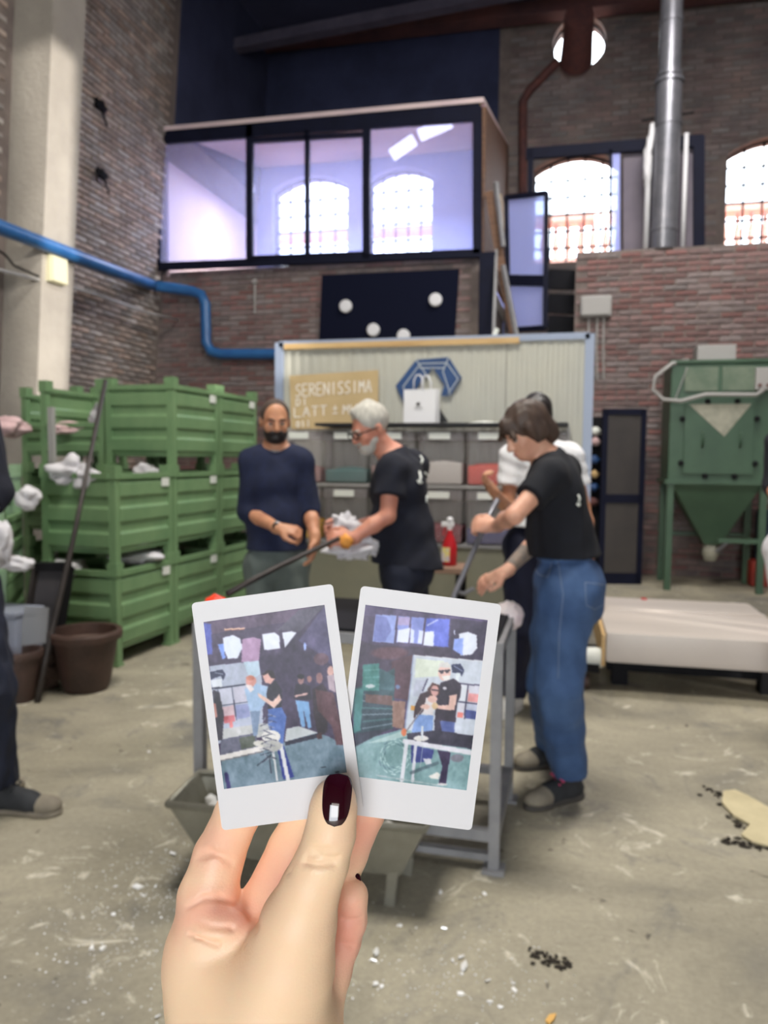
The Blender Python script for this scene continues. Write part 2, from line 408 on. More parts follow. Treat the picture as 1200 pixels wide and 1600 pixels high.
wb = struct('wall_back', holed([(xs, 0), (7, 0), (7, 8.75), (-7, 8.75), (-7, 6.62), (xs, 6.62)], [arch(*WIN[2]), arch(*WIN[3]), circ(*OC)], YB, YB+.42), G['mortar']); fixn(wb)
fixn(struct('wall_office', holed([(-7, 0), (xs, 0), (xs, 6.62), (-7, 6.62)], [arch(*WIN[0]), arch(*WIN[1])], YB, YB+.42), G['office_plaster']))
struct('trim_3', leanbox(XW-.05, XW+.03, YL+.1, YB, 6.1, 8.75), G['soot_plaster'])  # dark sheet laid where the upper left wall is in shade
wso = struct('trim_2', M().box((-6.2, YB-.03, 6.62), (-1.4, YB, 8.75)), G['soot_plaster'])  # dark sheet for the shade on the back wall above the office
# windows: frame, glazing bars and panes, each a piece
for k, (x0, x1, z0, z1) in enumerate(WIN):
    r = bpy.data.objects.new('window_%d' % (k+1), None); COL.objects.link(r); r.location = (x0, YB+.2, z0); r['kind'] = 'structure'
    W_, H_ = x1-x0, z1-z0; fr = M(); a = arch(0, W_, 0, H_)
    for i in range(len(a)): p, q = a[i], a[(i+1) % len(a)]; fr.bar((p[0], 0, p[1]), (q[0], 0, q[1]), .05, .05, up=(0, 1, 0))
    mk('window_frame', fr, G['black_metal'], r)
    h = .16*W_; nx, nz = 5, 6
    for i in range(1, nx):
        x = W_*i/nx; t = 1-x/W_; zt = H_-h+h*(1-(2*t-1)**2)
        mk('glazing_bar', M().bar((x, 0, 0), (x, 0, zt), .028, .03), G['black_metal'], r)
    for j in range(1, nz): mk('glazing_bar', M().bar((0, 0, (H_-h)*j/nz*1.08), (W_, 0, (H_-h)*j/nz*1.08), .028, .03), G['black_metal'], r)
    pm = None
    for i in range(nx):
        for j in range(nz-1):
            za, zb = (H_-h)*j/nz*1.08, (H_-h)*(j+1)/nz*1.08
            if pm is None: pm = mk('pane', M().box((.0, -.004, 0), (W_/nx, .004, zb-za)), G['window_glass'], r)
            p = pm if (i == j == 0) else pm.copy()
            if p is not pm: COL.objects.link(p)
            p.location = (W_*i/nx, 0, za)
orr = struct('window_5', M().lathe([(OC[2], -.03), (OC[2], .03), (OC[2]-.05, .03), (OC[2]-.05, -.03)], (OC[0], YB+.2, OC[1]), 32, axis=(0, 1, 0)), G['black_metal'])
orr.data.clear_geometry(); m_ = M(); c_ = circ(*OC)
for i in range(len(c_)): p, q = c_[i], c_[(i+1) % len(c_)]; m_.bar((p[0], YB+.2, p[1]), (q[0], YB+.2, q[1]), .05, .05, up=(0, 1, 0))
orr.data.from_pydata([tuple(v) for v in m_.v], [], m_.f); orr.data.materials.append(G['black_metal']) if not orr.data.materials else None
# bricks
def bricks(parent, org, u, n, u0, u1, z0, z1, part_box, mat_one, mat_mass, bl=.25, bh=.058, joint=.012, skip=None, sh=None, limit=300, depth=.03, seed=0):
    """courses of bricks on the plane org + u*s; the largest seen are single objects, the rest one mass"""
    org, u, n = Vector(org), Vector(u), Vector(n); r = random.Random(seed); var = []
    for i in range(6):
        m = M(); L, H = bl/2-r.uniform(0, .008), bh/2-r.uniform(0, .004); e = .006+r.uniform(0, .012)
        c = [(-L, -H), (L, -H+r.uniform(0, .004)), (L, H), (-L+r.uniform(0, .004), H)]; c2 = [(a*.97, b*.88) for a, b in c]
        p = [org*0+u*a+Vector((0, 0, b)) for a, b in c]+[n*e+u*a+Vector((0, 0, b)) for a, b in c2]
        m.add(p, [(4, 5, 6, 7), (0, 1, 5, 4), (1, 2, 6, 5), (2, 3, 7, 6), (3, 0, 4, 7)]); var.append(m)
    mass = M(); ones = []; row = 0; z = z0+bh/2; cnt = 0
    while z+bh/2 <= z1:
        s = u0+bl/2+(row % 2)*(bl+joint)/2
        while s+bl/2 <= u1:
            if not (skip and skip(s, z)):
                p = org+u*s+Vector((0, 0, z)); 
                if sh: p.x += sh(z)
                k = r.randrange(6)
                if part_box and cnt < limit and part_box[0] <= s <= part_box[1] and part_box[2] <= z <= part_box[3]:
                    ones.append((p, k)); cnt += 1
                else: mass.add([Vector(v)+p for v in var[k].v], var[k].f)
            s += bl+joint
        z += bh+joint; row += 1
    prot = {}
    for p, k in ones:
        if k not in prot: o = prot[k] = mk('brick', var[k], mat_one, parent)
        else: o = prot[k].copy(); COL.objects.link(o)
        o.location = p
    if mass.v: mk('brick_courses', mass, mat_mass, parent, kind='stuff')
bricks(wrt, (0, YL, 0), (1, 0, 0), (0, -1, 0), -.06, 3.2, .02, 4.0, (-.06, 2.3, 2.0, 4.0), G['brick'], G['brick_mass'], seed=1)
bricks(wl, (0, YL, 0), (1, 0, 0), (0, -1, 0), -5.95, -1.26, .9, 4.06, (-5.95, -2.9, 2.35, 3.9), G['brick'], G['brick_mass'], seed=2)
bricks(wall_left, (XW, 0, 0), (0, 1, 0), (1, 0, 0), 7.55, 10.08, 1.2, 8.7, (7.55, 10.08, 2.2, 4.35), G['brick_grey'], G['brick_grey_mass'], seed=3, sh=lean)
bricks(wall_left, (XW, 0, 0), (0, 1, 0), (1, 0, 0), 5.2, 6.98, .8, 8.7, None, G['brick_grey'], G['brick_grey_mass'], seed=4, sh=lean)
def in_win(x, z):
    if math.hypot(x-OC[0], z-OC[1]) < OC[2]+.12: return True
    for a, b, c, d in WIN:
        t = (x-a)/(b-a); e = .14/(b-a)
        if -e < t < 1+e and c-.03 < z < d-.16*(b-a)*(2*t-1)**2+.04: return True
    return False
bricks(wb, (0, YB, 0), (1, 0, 0), (0, -1, 0), -1.22, 4.0, 3.0, 8.4, None, None, G['brick_upper'], bl=.26, bh=.07, skip=in_win, seed=5)
# what shows outside the windows
ter = thing('terrace_parapet', 'sunlit terracotta parapet with balusters outside the arched windows', 'parapet', (0, 17.2, 0))
mk('parapet_wall', M().box((-7, 0, 3), (7, .4, 5.75)), G['terracotta'], ter)
mk('handrail', M().box((-7, -.05, 6.5), (7, .45, 6.62)), G['terracotta'], ter)
bal = None
for i in range(24):
    x = -1.6+i*.26
    if bal is None: bal = mk('baluster', M().lathe([(.05, 0), (.05, .05), (.035, .1), (.075, .3), (.06, .45), (.03, .6), (.05, .7), (.05, .75)], n=10), G['terracotta'], ter); b_ = bal
    else: b_ = bal.copy(); COL.objects.link(b_)
    b_.location = (x, .2, 5.75)
mk('ground_outside', M().box((-30, 13.7, 2.7), (30, 40, 2.9)), G['terracotta'], None, kind='structure')['kind'] = 'structure'
# roof beams
t = tag(mk('roof_beam', M().bar((-7, 12.9, 8.62), (6.4, 12.9, 8.40), .3, .2), G['beam_rust']), 'rust-brown beam along the top of the far brick wall', 'beam')
t = tag(mk('roof_beam', M().bar((-6.6, 11.9, 7.98), (1.5, 11.9, 8.45), .2, .16), G['beam']), 'grey beam crossing the dark roof above the glazed office', 'beam')
# ------------------------------------------------------------------ glazed office on the mezzanine
YF = 9.98
Q = lambda x, y, Y=YF: atY(x, y, Y)
off = thing('office_cabin', 'glazed office cabin with dark frames raised above the brick wall', 'cabin', (-3.5, YF, 4.0))
def fbar(name, a, b, wd, mt='navy_metal', dy=.08, par=off, Y=YF, up=(0, 1, 0)):
    return mk(name, M().bar(Q(*a, Y), Q(*b, Y), wd, dy, up=up), G[mt], par, world=True)
fbar('top_rail', (243, 215), (750, 176), .20); fbar('bottom_rail', (243, 417), (750, 396), .10)
for x, y0, y1, wd in ((246, 208, 418, .10), (391, 196, 412, .09), (480.5, 205, 406, .055), (573, 195, 405, .095), (746, 168, 397, .11)): fbar('post', (x, y0), (x, y1), wd)
fbar('sash_rail', (396, 221), (569, 210), .05); fbar('sash_rail', (396, 404), (569, 397), .06)
for x0, x1, a, b, c, d in ((250, 387, 222, 214, 411, 416), (396, 477, 222, 214, 401, 404), (484, 569, 214, 208, 398, 400), (578, 742, 196, 182, 393, 402)):
    p = [Q(x0, a), Q(x1, b), Q(x1, c), Q(x0, d)]; mk('pane', M().prism(p, (0, .012, 0)), G['office_glass'], off, world=True)
zr0 = 5.95
m = M().hexa([(-6.1, YF-.06, zr0), (-1.24, YF-.06, zr0-.06), (-1.24, YB, 6.6), (-6.1, YB, 6.6), (-6.1, YF-.06, zr0+.06), (-1.24, YF-.06, zr0+.0), (-1.24, YB, 6.66), (-6.1, YB, 6.66)])
mk('roof', m, G['office_ceiling'], off, world=True)
mk('roof_edge', M().bar(Q(243, 211), Q(752, 163), .035, .06, up=(0, 1, 0)), G['pale_wood'], off, world=True)
sx = -1.27
m = M().prism([(sx, YF+.05, 4.05), (sx, YB-.01, 4.05), (sx, YB-.01, 6.6), (sx, YF+.05, 5.88)], (.05, 0, 0)); mk('side_wall', m, G['brown_wood'], off, world=True)
mk('side_panel', M().box((sx+.05, 11.7, 5.0), (sx+.09, 12.9, 5.35)), G['pale_wood'], off, world=True)
mk('floor_slab', M().box((-5.9, YF+.13, 3.951), (-1.27, YB-.01, 3.99)), G['brown_wood'], off, world=True)
mk('inner_lining', M().box((-5.74, YF+.1, 4.0), (-5.70, YB-.01, 6.0)), G['office_ceiling'], off, world=True)
mat('tube_light', (255, 255, 255), emit=(240, 240, 255), estr=2)  # emissive strips stand in for skylights reflected in the pane
for i, (a, b) in enumerate((((612, 243), (648, 218)), ((655, 212), (705, 190)))):
    t = tag(mk('tube_lamp', M().bar(Q(*a, 10.7), Q(*b, 10.7), .09, .2, up=(0, 1, 0)), G['tube_light']), ['lit ceiling lamp in the right office pane, the lower left one', 'lit ceiling lamp in the right office pane, the upper right one'][i], 'lamp')
# door leaf, stair rails, posts beside the office
dl = thing('glass_door', 'open glass door in a dark frame at the head of the stair', 'door', Q(820, 510, 10.2))
c1, c2, c3, c4 = Q(791, 309, 10.35), Q(854, 302, 9.95), Q(852, 512, 9.95), Q(795, 516, 10.35)
e1, e2 = c4.lerp(c1, .38), c3.lerp(c2, .35)
for a, b in ((c1, c2), (c2, c3), (c3, c4), (c4, c1)): mk('door_rail', M().bar(a, b, .06, .05, up=(0, 1, 0)), G['navy_metal'], dl, world=True)
mk('door_rail', M().bar(e1, e2, .13, .05, up=(0, 1, 0)), G['navy_metal'], dl, world=True)
for pp in ([c1, c2, e2, e1], [e1, e2, c3, c4]): mk('pane', M().prism(pp, (.003, .01, 0)), G['door_glass'], dl, world=True)
st = thing('stair', 'steep stair with pale handrails beside the glass door', 'stair', Q(790, 520, 10.4))
mk('stringer', M().bar(Q(764, 300, 10.0), Q(806, 545, 9.75), .10, .05, up=(0, 1, 0)), G['brown_wood'], st, world=True)
mk('handrail', M().bar(Q(775, 285, 9.95), Q(786, 385, 9.8), .045, .045), G['grey_paint'], st, world=True)
mk('handrail', M().bar(Q(786, 415, 9.8), Q(808, 530, 9.6), .045, .045), G['grey_paint'], st, world=True)
mk('handrail', M().bar(Q(776, 390, 9.9), Q(771, 530, 9.6), .035, .035), G['grey_paint'], st, world=True)
mk('newel_post', M().bar(Q(762, 395, 9.9), Q(760, 540, 9.9), .2, .08), G['navy_metal'], st, world=True)
for y in (436, 474, 508): mk('step', M().bar(Q(856, y, 10.6), Q(900, y+2, 10.6), .06, .25), G['black_metal'], st, world=True)
fr = thing('screen_frame', 'large dark glazed frame on the mezzanine behind the flue pipe', 'frame', (1.0, 10.45, 4.05))
def f2(name, a, b, wd): mk(name, M().bar(Q(*a, 10.45), Q(*b, 10.45), wd, .06, up=(0, 1, 0)), G['navy_metal'], fr, world=True)
f2('top_rail', (822, 241), (1098, 220), .14); f2('post', (829, 232), (829, 402), .07); f2('post', (954, 235), (954, 402), .035); f2('post', (1092, 214), (1092, 392), .13)
mk('pane', M().prism([Q(957, 240, 10.45), Q(969, 239, 10.45), Q(969, 392, 10.45), Q(957, 393, 10.45)], (0, .01, 0)), G['door_glass'], fr, world=True)
mk('infill_panel', M().prism([Q(974, 238, 10.5), Q(1085, 228, 10.5), Q(1085, 392, 10.5), Q(974, 397, 10.5)], (0, .02, 0)), mat('infill', (120, 112, 122), var=(104, 98, 110), scale=2, rough=.8), fr, world=True)
# flue pipe
fl = thing('flue_pipe', 'tall silver flue pipe rising from the brick wall ledge', 'pipe', Q(1037, 384, 10.2)); b0 = fl.location
xc, yc = b0.x, b0.y
mk('pipe_body', M().lathe([(.155, 4.03), (.155, 6.05)], (xc, yc, 0), 24), G['steel'], fl, world=True, smooth=40)
mk('pipe_body', M().lathe([(.13, 6.0), (.13, 8.75)], (xc, yc, 0), 24), G['steel'], fl, world=True, smooth=40)
for z, r_ in ((4.25, .165), (5.5, .165), (6.0, .175), (6.08, .15), (6.7, .142)): mk('pipe_collar', M().lathe([(r_, z), (r_, z+.05)], (xc, yc, 0), 24), G['steel'], fl, world=True, smooth=40)
mk('side_tube', M().tube([(xc-.21, yc, 4.03), (xc-.21, yc, 5.2), (xc-.17, yc, 5.55)], .035), G['white_paint'], fl, world=True, smooth=True)
mk('insulation', M().blob((xc-.22, yc-.01, 5.05), (.05, .05, .3), 3), G['white_paint'], fl, world=True, smooth=True)
mk('side_tube', M().tube([(xc+.22, yc, 4.03), (xc+.22, yc, 5.4)], .028), G['white_paint'], fl, world=True, smooth=True)
mk('bracket', M().bar((xc-.3, yc+.05, 5.62), (xc+.3, yc+.05, 5.66), .02), G['black_metal'], fl, world=True)
# oculus duct
t = tag(mk('exhaust_duct', M().tube([Q(900, 96, 13.1), Q(902, 70, 12.8), Q(905, 25, 12.3)], [.26, .24, .22], 18), G['rust_pipe'], smooth=40), 'short brown duct passing out through the round window', 'duct')
t = tag(mk('drain_pipe', M().tube([Q(817, 310, 13.13), Q(817, 158, 13.13), Q(828, 140, 13.13), Q(872, 96, 13.13)], .07, 10), G['rust_pipe'], smooth=40), 'brown drain pipe bending toward the round window', 'pipe')
# blue pipe along the left wall
bp = []
for x, y in ((-60, 333), (0, 355), (60, 378), (120, 401), (180, 424), (232, 443)): p = atX(x, y, XW+.62); bp.append(p)
pts = bp[:-1]+[Q(240, 446, YL-.30), Q(300, 455, YL-.14), Q(314, 460, YL-.12), Q(321, 475, YL-.12), Q(322, 535, YL-.12), Q(330, 549, YL-.12), Q(345, 553, YL-.12), Q(460, 553, YL-.12)]
t = tag(mk('service_pipe', M().tube(pts, .072, 14), G['blue_pipe'], smooth=40), 'bright blue pipe running along the walls and turning down', 'pipe')
# pilaster box, conduits, hooks
t = thing('junction_box', 'yellowish square junction box on the pale pilaster', 'junction box', atX(92, 422, -5.36))
mk('box_body', M().rbox((-.09, -.13, -.14), (.0, .13, .14), .012), G['offwhite_plastic'], t); mk('box_lid', M().rbox((0, -.12, -.13), (.02, .12, .13), .006), G['offwhite_plastic'], t)
t = thing('junction_box', 'grey junction box high on the right brick wall', 'junction box', Q(931, 480, YL-.01))
mk('box_body', M().rbox((-.19, -.10, -.13), (.19, 0, .13), .03), G['grey_plastic'], t)
mk('box_lid', M().rbox((-.17, -.115, -.11), (.17, -.1, .11), .006), G['grey_plastic'], t)
for dx in (-.08, .02, .1): mk('cable', M().tube([(dx, -.03, -.12), (dx, -.03, -.5), (dx+.02, -.02, -.9)], .012, 6), G['grey_plastic'], t)
X5 = -5.46
cpts = [atX(x, y, X5) for x, y in ((-40, 412), (0, 422), (60, 437), (105, 447))]+[atX(x, y, XW+.35) for x, y in ((150, 460), (200, 478), (235, 490))]+[Q(278, 500, YL-.05)]
t = tag(mk('conduit', M().tube(cpts, .018, 8), G['grey_plastic'], smooth=True), 'thin grey conduit below the blue pipe', 'conduit')
t = tag(mk('cable', M().tube([atX(x, y, X5) for x, y in ((-20, 380), (8, 398), (22, 415), (60, 432))], .012, 6), G['black_metal'], smooth=True), 'dark cable sagging on the pilaster', 'cable')
hk = M().tube([atX(76, 375, X5-.03), atX(83, 350, X5), atX(91, 345, X5+.02)], .014, 6).tube([atX(90, 341, X5), atX(92, 354, X5)], .018, 6)
t = tag(mk('wall_hook', hk, G['black_metal'], smooth=True), 'small dark iron hook above the blue pipe', 'hook')
for i, (x, y) in enumerate(((157, 165), (160, 272))):
    p = atX(x, y, XW+lean(5.5)+.04)
    t = tag(mk('wall_anchor', M().blob(p, (.03, .11, .06), i+2, .5).tube([p, p+Vector((.02, .1, -.2))], .012, 6), G['black_metal'], smooth=True), ['upper black iron anchor on the left brick wall', 'lower black iron anchor on the left brick wall'][i], 'wall anchor')
for i, (x, y0, y1) in enumerate(((398, 440, 490),)):
    t = tag(mk('wall_conduit', M().tube([Q(x, y0, YL-.03), Q(x, y1, YL-.03)], .015, 6).blob(Q(x, y0, YL-.04), .035, 2), G['grey_plastic']), 'short grey conduit with a knob on the brick under the office', 'conduit')
# black board with four round lamps
bb = thing('dark_board', 'dark navy board with four white round discs under the office', 'board', Q(605, 530, 10.0))
p = [Q(503, 430, 10.03), Q(717, 420, 10.03), Q(708, 560, 10.03), Q(497, 560, 10.03)]
mk('panel', M().prism(p, (0, .05, 0)), mat('board_navy', (9, 14, 36), rough=.8, spec=.15), bb, world=True)
for x, y in ((541, 479), (681, 469), (584, 516), (631, 525)):
    p = Q(x, y, 10.02); mk('disc', M().lathe([(.085, 0), (.085, .04), (.07, .05)], p, 20, axis=(0, -1, 0)), G['white_paint'], bb, world=True)
# ------------------------------------------------------------------ green steel stillages
mat('green_steel', (122, 152, 110), var=(102, 136, 96), scale=3, rough=.42, spec=.5)
mat('label_white', (225, 228, 222), rough=.5)
mat('rag_white', (222, 220, 224), var=(196, 194, 200), scale=6, rough=.85, bump=.3, bscale=14)
mat('rag_pink', (226, 196, 196), var=(205, 170, 172), scale=5, rough=.85, bump=.3, bscale=14)
BL, BD, BH = .70, .60, .66
def panel_profile(z0, z1, ribs=3):
    """height / outward offset pairs of a ribbed sheet"""
    p = [(z0, 0)]; s = (z1-z0)/ribs
    for i in range(ribs):
        a = z0+s*i; p += [(a+.12*s, 0), (a+.24*s, .016), (a+.72*s, .016), (a+.84*s, 0)]
    return p+[(z1, 0)]
def stillage(front=1.0, side=1.0, label='', loc=(0, 0, 0), rz=0, group=None, tagx=True):
    t = thing('stillage', label, 'crate', loc, rz, group)
    # local: origin = near corner at floor; x = along depth row (front face is the plane y=0 .. seen), y = to the back
    for n, (x, y) in enumerate(((0, 0), (BL, 0), (BL, BD), (0, BD))):
        sx, sy = (1 if x == 0 else -1), (1 if y == 0 else -1); m = M()
        m.box((min(x, x+sx*.055), min(y, y+sy*.055), 0), (max(x, x+sx*.055), max(y, y+sy*.055), BH+.02))
        m.box((min(x-sx*.008, x+sx*.07), min(y-sy*.008, y+sy*.07), BH-.035), (max(x-sx*.008, x+sx*.07), max(y-sy*.008, y+sy*.07), BH+.055))
        m.box((min(x-sx*.006, x+sx*.065), min(y-sy*.006, y+sy*.065), 0), (max(x-sx*.006, x+sx*.065), max(y-sy*.006, y+sy*.065), .02))
        mk('post', m, G['green_steel'], t)
    def pan(ax, pos, sgn, frac):
        z1 = .12+(BH-.14)*frac; pr = panel_profile(.12, z1, 3 if frac > .7 else 2); m = M(); L0, L1 = .05, (BL if ax == 'x' else BD)-.05
        vs = []
        for z, o in pr:
            for l in (L0, L1): vs.append((l, pos+sgn*o, z) if ax == 'x' else (pos+sgn*o, l, z))
        for z, o in pr:
            for l in (L0, L1): vs.append((l, pos+sgn*o-sgn*.012, z) if ax == 'x' else (pos+sgn*o-sgn*.012, l, z))
        k = len(pr)*2; fs = []
        for i in range(len(pr)-1):
            a = 2*i; fs += [(a, a+1, a+3, a+2), (a+k+2, a+k+3, a+k+1, a+k), (a, a+2, a+2+k, a+k), (a+1, a+1+k, a+3+k, a+3)]
        m.add(vs, fs)
        if ax == 'x': m.box((L0, min(pos+sgn*.024, pos-sgn*.02), z1-.015), (L1, max(pos+sgn*.024, pos-sgn*.02), z1+.02))
        else: m.box((min(pos+sgn*.024, pos-sgn*.02), L0, z1-.015), (max(pos+sgn*.024, pos-sgn*.02), L1, z1+.02))
        fixn(mk('side_panel', m, G['green_steel'], t))
    pan('x', .012, -1, front); pan('x', BD-.012, 1, 1.0); pan('y', .012, -1, side); pan('y', BL-.012, 1, 1.0)
    mk('floor_pan', M().box((.02, .02, .11), (BL-.02, BD-.02, .13)), G['green_steel'], t)
    if tagx: mk('label_plate', M().box((BL-.16, -.016, BH-.10), (BL-.07, -.008, BH-.04)), G['label_white'], t)
    return t
# the row recedes along the local x axis; local y points into the row (left of the picture)
RZ = PI/2 - math.radians(2.8)
rowx = Vector((math.sin(math.radians(2.8)), math.cos(math.radians(2.8)), 0)); rowy = Vector((-rowx.y, rowx.x, 0))
B0 = atZ(184, 1043); B0.z = 0
names = {(0, 0): 'ground crate of the long green row, nearest the brown pots', (1, 0): 'ground crate of the long green row, second from the pots', (2, 0): 'ground crate of the long green row, third from the pots', (3, 0): 'ground crate of the long green row, farthest, behind the bearded man',
         (0, 1): 'nearest middle-level green crate, white rags spilling over its end', (1, 1): 'middle-level green crate directly under the nearest top crate', (2, 1): 'middle-level green crate under the far top crate', (3, 1): 'middle-level green crate, farthest, behind the bearded man',
         (1, 2): 'topmost green ribbed steel crate nearest the camera', (2, 2): 'topmost green ribbed steel crate at the far end, by the bearded man'}
first = stillage(label=names[(0, 0)], group='green steel stillages in the long row')
pitch = .715; UP_ = .665
for (i, j), nm in names.items():
    loc = B0 + rowx*(pitch*i) + Vector((0, 0, UP_*j))
    if (i, j) == (0, 0): first.location = loc; first.rotation_euler = (0, 0, RZ)
    else: copy_tree(first, loc, RZ, nm)
# stacks to the left with lowered end panels
s2 = stillage(side=.45, label='top green crate with a lowered end panel, behind the leaning rod', tagx=False, loc=B0+rowx*.75+rowy*.64+Vector((0, 0, UP_*2)), rz=RZ)
s2b = copy_tree(s2, B0+rowx*.75+rowy*.64+Vector((0, 0, UP_)), RZ, 'green crate in the second row, middle level, behind the white rags')
s2c = copy_tree(s2, B0+rowx*.75+rowy*.64, RZ, 'green crate in the second row, on the floor behind the grey trough')
s3 = copy_tree(s2, B0+rowx*1.25+rowy*1.28+Vector((0, 0, UP_*2)), RZ, 'top green crate at the left edge, pink-white rag on it')
s3b = copy_tree(s2, B0+rowx*1.25+rowy*1.28+Vector((0, 0, UP_)), RZ, 'green crate at the left edge, middle level of its stack')
s3c = copy_tree(s2, B0+rowx*1.25+rowy*1.28, RZ, 'green crate at the left edge, on the floor under its stack')
R4 = PI/2+math.radians(30.5)
p4 = at(6, 800, 4.85); p4.z = 0
s4 = stillage(front=1., side=.45, label='angled green crate above the grey plastic box at the left edge, bags in it', tagx=False, loc=p4, rz=R4)
s5 = stillage(front=.45, side=.45, tagx=False, loc=p4+Vector((0, 0, UP_)), rz=R4, label='angled green crate, upper one, white bag on its rim at the left edge')
def rag(name, label, px, py, d, r, seed, m='rag_white', amp=.28, cat='rag'):
    p = at(px, py, d); return tag(mk(name, M().blob(p, r, seed, min(amp, .38), 4, 1.35), G[m], smooth=True), label, cat)
rag('rag', 'crumpled white rag draped over the end of the green crate', 110, 737, 5.35, (.16, .12, .09), 1, amp=.5)
rag('rag', 'small white rag hanging over the crate rim by the rod', 134, 748, 5.28, (.08, .07, .08), 2, amp=.5)
rag('plastic_bag', 'white plastic bag showing inside the crate gap under the top crate', 231, 741, 5.95, (.11, .10, .08), 3, cat='bag')
rag('rag', 'pale pink rag heaped in the top crate behind the rod', 118, 672, 6.25, (.22, .16, .06), 4, 'rag_pink')
rag('plastic_bag', 'white bag standing up beside the topmost near crate', 160, 655, 6.2, (.09, .09, .14), 5, cat='bag')
rag('rag', 'pink-white rag heaped at the left edge on the top crate', 0, 668, 6.2, (.22, .16, .09), 6, 'rag_pink')
rag('plastic_bag', 'white bag on the upper angled crate beside the navy sleeve', 44, 778, 4.95, (.075, .07, .075), 7, cat='bag')
rag('plastic_bag', 'clear whitish bag bulging from the lower angled crate', 2, 850, 4.6, (.07, .07, .13), 8, cat='bag')
rag('plastic_bag', 'flat white bag lying in the lower angled crate', 24, 880, 4.75, (.12, .10, .05), 9, cat='bag')
rag('rag', 'white rag in the gap of the ground crate behind the rod', 105, 888, 5.4, (.13, .14, .06), 10)
rag('plastic_bag', 'dim whitish bag inside the second ground crate', 215, 868, 5.75, (.2, .2, .05), 11, cat='bag')
tag(mk('crate_post', M().bar((at(80, 636, 5.75).x, at(80, 636, 5.75).y, 0), at(80, 636, 5.75), .04, .04), G['grey_plastic']), 'plain grey upright post between the top crates at the left', 'post')
# ------------------------------------------------------------------ pots, trough, leaning rod, grey box
mat('clay', (84, 62, 54), var=(54, 40, 36), scale=4, rough=.55, bump=.3); mat('soil', (120, 100, 90), var=(88, 72, 66), scale=18, rough=.95, bump=.8)
mat('iron', (74, 68, 66), var=(56, 52, 52), scale=8, rough=.5, metal=.4); mat('clear_plastic', (170, 172, 176), rough=.25, alpha=.5)
mat('grey_box', (150, 156, 172), rough=.5, alpha=.85); mat('dark_trough', (44, 42, 48), var=(60, 56, 58), scale=6, rough=.6)
def pot(c, r, h, label):
    t = thing('plant_pot', label, 'pot', c); k = r
    mk('pot_body', M().lathe([(k*.62, 0), (k*.70, h*.1), (k*.92, h*.80), (k*.93, h*.86), (k*1.03, h*.88), (k*1.05, h*.98), (k*1.0, h), (k*.90, h), (k*.86, h*.8)], n=36, caps=(1, 0)), G['clay'], t, smooth=35)
    mk('pot_rim', M().lathe([(k*.88, h*.86), (k*1.06, h*.87), (k*1.08, h*.97), (k*1.04, h*1.01), (k*.92, h*1.01), (k*.90, h*.95)], n=36, caps=(0, 0)), G['clay'], t, smooth=35)
    mk('soil', M().lathe([(.01, h*.84), (k*.87, h*.82)], n=30, caps=(1, 0)), G['soil'], t); return t
pA = atZ(135, 1076); pot((pA.x, pA.y, 0), .205, .37, 'largest brown clay pot, in front of the green crates')
pB = atZ(32, 1094); pot((pB.x, pB.y, 0), .125, .30, 'small weathered brown pot nearest the left edge')
pC = atZ(52, 1045); pot((pC.x, pC.y, 0), .19, .33, 'brown pot behind the small one, holding a dark trough')
t = thing('trough', 'dark narrow trough standing upright in the rear pot', 'trough', at(70, 1000, 4.78))
a, b = at(62, 1020, 4.85), at(84, 885, 4.95); wv = RIGHT*.10
m = M().prism([a-wv, a+wv, b+wv, b-wv], (0, .012, 0)); mk('back_panel', m, G['dark_trough'], t, world=True)
for s in (-1, 1): mk('side_rail', M().bar(a+wv*s, b+wv*s, .02, .09, up=(0, 1, 0)), G['iron' if s < 0 else 'black_metal'], t, world=True)
mk('end_cap', M().bar(b-wv, b+wv, .05, .09, up=(0, 1, 0)), G['black_metal'], t, world=True)
t = tag(mk('clear_tub', M().hexa([at(x, y, d) for x, y, d in ((28, 1010, 4.62), (72, 1005, 4.62), (74, 1003, 4.72), (30, 1008, 4.72), (38, 948, 4.62), (76, 950, 4.62), (78, 949, 4.72), (40, 947, 4.72))]), G['clear_plastic']), 'clear plastic tub standing in the rear pot before the trough', 'tub')
t = tag(mk('iron_rod', M().tube([at(58, 1098, 4.5), at(78, 1000, 4.6), at(113, 850, 4.78), at(165, 594, 5.15)], [.018, .018, .016, .014], 10), G['iron'], smooth=True), 'long dark iron rod leaning against the crates from the pots', 'rod')
t = tag(mk('scrap_heap', M().blob(atZ(72, 1075)+Vector((0, 0, .10)), (.09, .08, .13), 4, .5, 3), G['soil'], smooth=True), 'small dark clod between the brown pots', 'clod')
gb = thing('plastic_box', 'grey-blue plastic box under the angled crates at the left edge', 'box', at(18, 975, 4.72)); gb.location.z = .24
mk('box_body', M().rbox((-.16, -.12, .0), (.13, .12, .24), .02), G['grey_box'], gb); mk('lid', M().rbox((-.17, -.13, .24), (.14, .13, .27), .01), G['grey_box'], gb)
t = tag(mk('support_block', M().rbox((-.15, -.12, 0), (.13, .12, .235), .01), G['grey_plastic']), 'pale block under the grey-blue box', 'block'); t.location = (gb.location.x, gb.location.y, 0)
